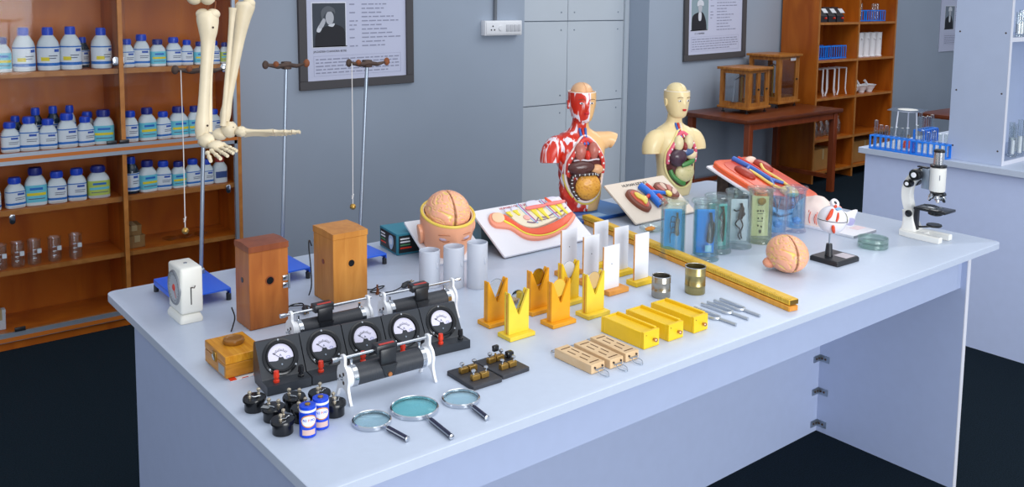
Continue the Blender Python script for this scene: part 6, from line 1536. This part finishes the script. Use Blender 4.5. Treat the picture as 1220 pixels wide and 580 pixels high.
def microscope():
    t = thing('microscope', 'white and black compound microscope at the right table end', 'microscope', (2.093, .17, TZ), 0)
    IV = mat('microscope_white', '#e9e9e4', .3)
    # U-shaped foot, open to the front (-y)
    foot = [(-.042, -.068), (-.020, -.068), (-.018, -.01), (.018, -.01), (.020, -.068), (.042, -.068), (.042, .02), (.034, .058), (.012, .068), (-.012, .068), (-.034, .058), (-.042, .02)]
    b = B(); b.prism(foot, .0005, .018, bev=.003); b.obj('foot', IV, t)
    b = B(); b.loft([[(x, y, z) for x, y in rrect(-w, w, y0, y1, .006, 3)] for w, y0, y1, z in ((.026, .012, .060, .018), (.022, .018, .058, .035), (.018, .026, .060, .06), (.016, .030, .064, .075))]); b.obj('pillar', IV, t)
    # curved arm in the y-z plane
    arm = cr([(.050, .060), (.062, .09), (.068, .12), (.066, .152), (.052, .182), (.030, .202), (.012, .206)], 5, False)
    inner = cr([(.026, .064), (.036, .092), (.042, .12), (.040, .146), (.030, .166), (.018, .178), (.012, .180)], 5, False)
    b = B(); b.prism(arm+inner[::-1], -.013, .013, YZ, bev=0); b.obj('arm', IV, t)
    def ax(x, y, z, r, l, m, nm, par=None):
        b = B(); b.lathe([(0, 0), (r, 0), (r, l*.8), (r*.85, l), (0, l)], 24, T(x, y, z) @ Matrix.Rotation(-PI/2, 4, 'Y')); return b.obj(nm, m, par or t)
    for (y, z, r, nm) in ((.022, .192, .0175, 'coarse_knob'), (.042, .162, .0125, 'fine_knob')):
        o = ax(-.0132, y, z, r, .022, BLACK_S, nm); ax(-.0352, y, z, r*.45, .002, PWHITE, 'knob_cap', o)
        b = B(); b.lathe([(0, 0), (r, 0), (r, .018), (0, .02)], 20, T(.0132, y, z) @ Matrix.Rotation(PI/2, 4, 'Y')); b.obj(nm, BLACK_S, t)
    ax(-.0225, .036, .070, .0105, .006, BLACK_S, 'tilt_joint')
    yt = -.034
    b = B(); b.box(-.010, .010, -.013, .011, .15, .212, .002); b.obj('focus_block', STEEL, t)
    b = B(); b.box(-.006, .006, -.006, .028, .2122, .2165, .001); b.obj('top_bracket', BLACK_S, t)
    b = B(); b.lathe([(0, .148), (.0205, .148), (.0225, .152), (.0225, .218), (.020, .221), (0, .221)], 32, T(0, yt, 0)); b.obj('body_tube', IV, t)
    b = B(); b.lathe([(0, .2212), (.0232, .2212), (.0232, .2275), (.0165, .230), (0, .230)], 32, T(0, yt, 0)); b.obj('tube_collar', BLACK_S, t)
    b = B(); b.lathe([(0, .2302), (.0150, .2302), (.0150, .266), (0, .266)], 28, T(0, yt, 0)); b.obj('draw_tube', CHROME, t)
    b = B(); b.lathe([(0, .2662), (.0158, .2662), (.0158, .272), (.012, .2745), (0, .2735)], 28, T(0, yt, 0)); b.obj('eyepiece', BLACK_S, t)
    b = B(); b.box(-.0008, .0008, -.0235, -.022, .185, .20, M=T(0, yt, 0) @ Matrix.Rotation(-.9, 4, 'Z')); b.obj('printed_mark', LTEXT, t)
    Mn = T(0, yt-.004, .1475) @ Matrix.Rotation(.22, 4, 'X')
    b = B(); b.lathe([(0, 0), (.022, 0), (.024, -.004), (.018, -.010), (0, -.012)], 28, Mn); b.obj('nosepiece', BLACK_S, t)
    for a, l in ((PI*.5, .028), (PI*1.17, .022), (PI*1.83, .026)):
        d = Vector((math.cos(a)*.55, math.sin(a)*.55, -1)).normalized(); p = Mn @ Vector((math.cos(a)*.012, math.sin(a)*.012, -.009))
        b = B(); b.tube([p, p+d*.004, p+d*l*.6, p+d*l*.65, p+d*l], [.0075, .009, .009, .006, .0045], 16); b.obj('objective', CHROME, t)
    b = B(); b.box(-.034, .034, -.078, .018, .088, .096, .002); st = b.obj('stage', BLACK_S, t)
    for s in (-1, 1):
        b = B(); b.tube(cr([(s*.022, .008, .0975), (s*.02, -.02, .100), (s*.012, -.045, .0972)], 4, False), .0014, 6); b.obj('stage_clip', CHROME, st)
    b = B(); b.box(-.024, .024, -.048, -.028, .0962, .0972); b.obj('glass_slide', GLASS, st)
    b = B(); b.lathe([(0, .0878), (.021, .0878), (.021, .078), (.014, .074), (0, .074)], 24, T(0, yt, 0)); b.obj('condenser', BLACK_S, t)
    b = B(); b.box(-.016, -.003, .012, .024, .022, .0878, .001); b.obj('stage_bracket', BLACK, t)
    b = B(); b.lathe([(0, .040), (.0205, .040), (.0225, .0435), (.0205, .047), (0, .046)], 28, T(0, yt+.002, 0)); b.obj('mirror', BLACK_S, t)
    b = B(); b.tube([(-.004, .014, .03), (-.004, -.012, .036), (0, -.030, .041)], .003, 8); b.obj('mirror_stem', BLACK, t)
microscope()

# ------------------------------------------------------------------ hanging skeleton legs
def skeleton():
    t = thing('skeleton_model', 'hanging skeleton leg bones with dangling feet in front of cabinet', 'skeleton', (.12, .68, 1.15)); o = Vector((.12, .68, 1.15))
    F = lambda p: Vector(p)-o
    def bone(nm, pts, rr, par=None, n=14, k=5):
        q = cr([(*F(p), r) for p, r in zip(pts, rr)], k, False); b = B(); b.tube([x[:3] for x in q], [x[3] for x in q], n); return b.obj(nm, BONE, par or t, ang=60)
    V = lambda *a: Vector(a)
    # right-hand direction in the picture
    R = V(.78, -.626, 0)
    # ---- nearer leg (tibia seen from the front)
    a, b_ = V(.106, .667, 1.425), V(.081, .655, 1.190)
    tb = bone('tibia', [a+R*-.004+V(0, 0, .012), a+R*-.003+V(0, 0, -.002), a.lerp(b_, .12), a.lerp(b_, .25), a.lerp(b_, .5), a.lerp(b_, .75), a.lerp(b_, .93), b_+V(0, 0, -.008)], [.017, .022, .0185, .0125, .0108, .0112, .0145, .011])
    b = B(); b.ell(F(a+R*-.012+V(0, 0, .006)), (.014, .014, .011), 16, 12); b.obj('tibia_condyle', BONE, tb); b = B(); b.ell(F(a+R*.008+V(0, 0, .006)), (.014, .014, .011), 16, 12); b.obj('tibia_condyle', BONE, tb)
    bone('fibula', [a+R*.014+V(.004, .02, -.008), a.lerp(b_, .5)+R*.013+V(.004, .018, 0), b_+R*.016+V(.004, .012, .004)], [.006, .0042, .0065])
    fm = a+V(-.014, .004, .035)
    f1 = bone('femur', [fm+V(-.004, .004, .0), fm+V(0, .006, .02), fm+V(.006, .01, .06), fm+V(.01, .012, .16), fm+V(.012, .012, .32)], [.018, .019, .0125, .0105, .011])
    for s in (-1, 1):
        b = B(); b.ell(F(fm+R*(s*.013)+V(0, 0, .004)), (.015, .018, .015), 16, 12); b.obj('femur_condyle', BONE, f1)
    b = B(); b.tube([F(fm+R*.02), F(a+R*.014+V(0, 0, .03)), F(a+R*.012+V(0, 0, .015))], .0015, 6); b.tube([F(fm+R*.006), F(a+V(0, 0, .03)), F(a+R*-.004+V(0, 0, .012))], .0015, 6); b.obj('knee_wire', RUST, t)
    b = B(); b.tube(cr([F(b_+R*.004+V(0, -.01, 0)), F(b_+R*.018+V(0, -.012, -.016)), F(b_+R*.010+V(0, -.014, -.022))], 4, False), .0009, 5); b.obj('ankle_wire', IRON, t)
    # foot of the nearer leg: toes fan towards the viewer's right
    h = V(.086, .638, 1.186)
    b = B(); b.ell(F(h+V(0, .004, -.006)), (.016, .020, .015), 18, 12, lambda d: 1+.15*noise.noise(d*2)); foot = b.obj('ankle_bones', BONE, t)
    b = B(); b.ell(F(h+V(.010, -.020, -.014)), (.016, .018, .010), 16, 12, lambda d: 1+.15*noise.noise(d*3)); b.obj('midfoot_bones', BONE, foot)
    ends = [(.119, .570, 1.166), (.108, .560, 1.164), (.094, .553, 1.161), (.078, .547, 1.158), (.058, .545, 1.156)]
    for i, e in enumerate(ends):
        s0 = h+V(.022-.009*i, -.026-.003*i, -.012-.003*i); e = V(*e); m1 = s0.lerp(e, .52); m2 = s0.lerp(e, .72); m3 = s0.lerp(e, .86)
        bone('metatarsal', [s0, s0.lerp(m1, .3), s0.lerp(m1, .7), m1], [.0052, .0034, .0034, .0048], foot, 8, 3)
        for p, q in ((m1, m2), (m2, m3), (m3, e)): bone('toe_bone', [p.lerp(q, .06), p.lerp(q, .5), p.lerp(q, .95)], [.0040, .0027, .0036], foot, 8, 3)
    # ---- farther leg, seen from the side, foot pointing right
    a, b_ = V(.205, .724, 1.450), V(.156, .727, 1.208)
    tb = bone('tibia', [a+V(0, 0, .006), a+V(0, 0, -.004), a.lerp(b_, .12), a.lerp(b_, .3), a.lerp(b_, .55), a.lerp(b_, .8), a.lerp(b_, .95), b_+V(0, 0, -.004)], [.017, .0205, .017, .0125, .0105, .009, .0115, .010])
    b = B(); b.ell(F(a+R*.008+V(0, 0, .002)), (.013, .015, .011), 16, 12); b.obj('tibia_condyle', BONE, tb)
    c0, c1 = V(.172, .709, 1.443), V(.147, .713, 1.196)
    bone('fibula', [c0, c0.lerp(c1, .08), c0.lerp(c1, .3), c0.lerp(c1, .7), c0.lerp(c1, .93), c1], [.0085, .0065, .0052, .005, .006, .007])
    f2 = bone('femur', [a+V(.006, .006, .042), a+V(.008, .008, .065), a+V(.012, .01, .11), a+V(.014, .012, .3)], [.019, .018, .012, .011])
    b = B(); b.tube([F(a+R*.018+V(0, 0, .045)), F(a+R*.014+V(0, 0, .012))], .0013, 6); b.obj('knee_wire', RUST, t)
    hl = V(.158, .722, 1.180)
    b = B(); b.ell(F(hl+R*-.014+V(0, 0, -.004)), (.018, .016, .013), 18, 12, lambda d: 1+.15*noise.noise(d*2)); foot = b.obj('heel_bone', BONE, t)
    b = B(); b.ell(F(hl+R*.006+V(0, 0, .006)), (.018, .016, .017), 18, 12, lambda d: 1+.15*noise.noise(d*2)); b.obj('ankle_bones', BONE, foot)
    b = B(); b.ell(F(hl+R*.030+V(0, 0, .002)), (.014, .014, .011), 16, 12, lambda d: 1+.2*noise.noise(d*3)); b.obj('midfoot_bones', BONE, foot)
    for i in range(5):
        s0 = hl+R*.036+V(.002*i, .005*i-.004, .004-.003*i); e = hl+R*(.158-.010*abs(i-.6))+V(.004*i, .008*i-.006, .004-.003*i)
        m1 = s0.lerp(e, .52); m2 = s0.lerp(e, .72); m3 = s0.lerp(e, .86)
        bone('metatarsal', [s0, s0.lerp(m1, .3), s0.lerp(m1, .7), m1], [.0058, .0036, .0036, .005], foot, 8, 3)
        for p, q in ((m1, m2), (m2, m3), (m3, e)): bone('toe_bone', [p.lerp(q, .06), p.lerp(q, .5), p.lerp(q, .95)], [.0044, .0029, .0038], foot, 8, 3)
    # pin heads on the bones
    for p in (V(.088, .640, 1.21), V(.106, .646, 1.405), V(.166, .706, 1.192)):
        b = B(); b.ell(F(p), (.0022, .0022, .0022), 8, 6); b.obj('pin_head', IRON, t)
skeleton()
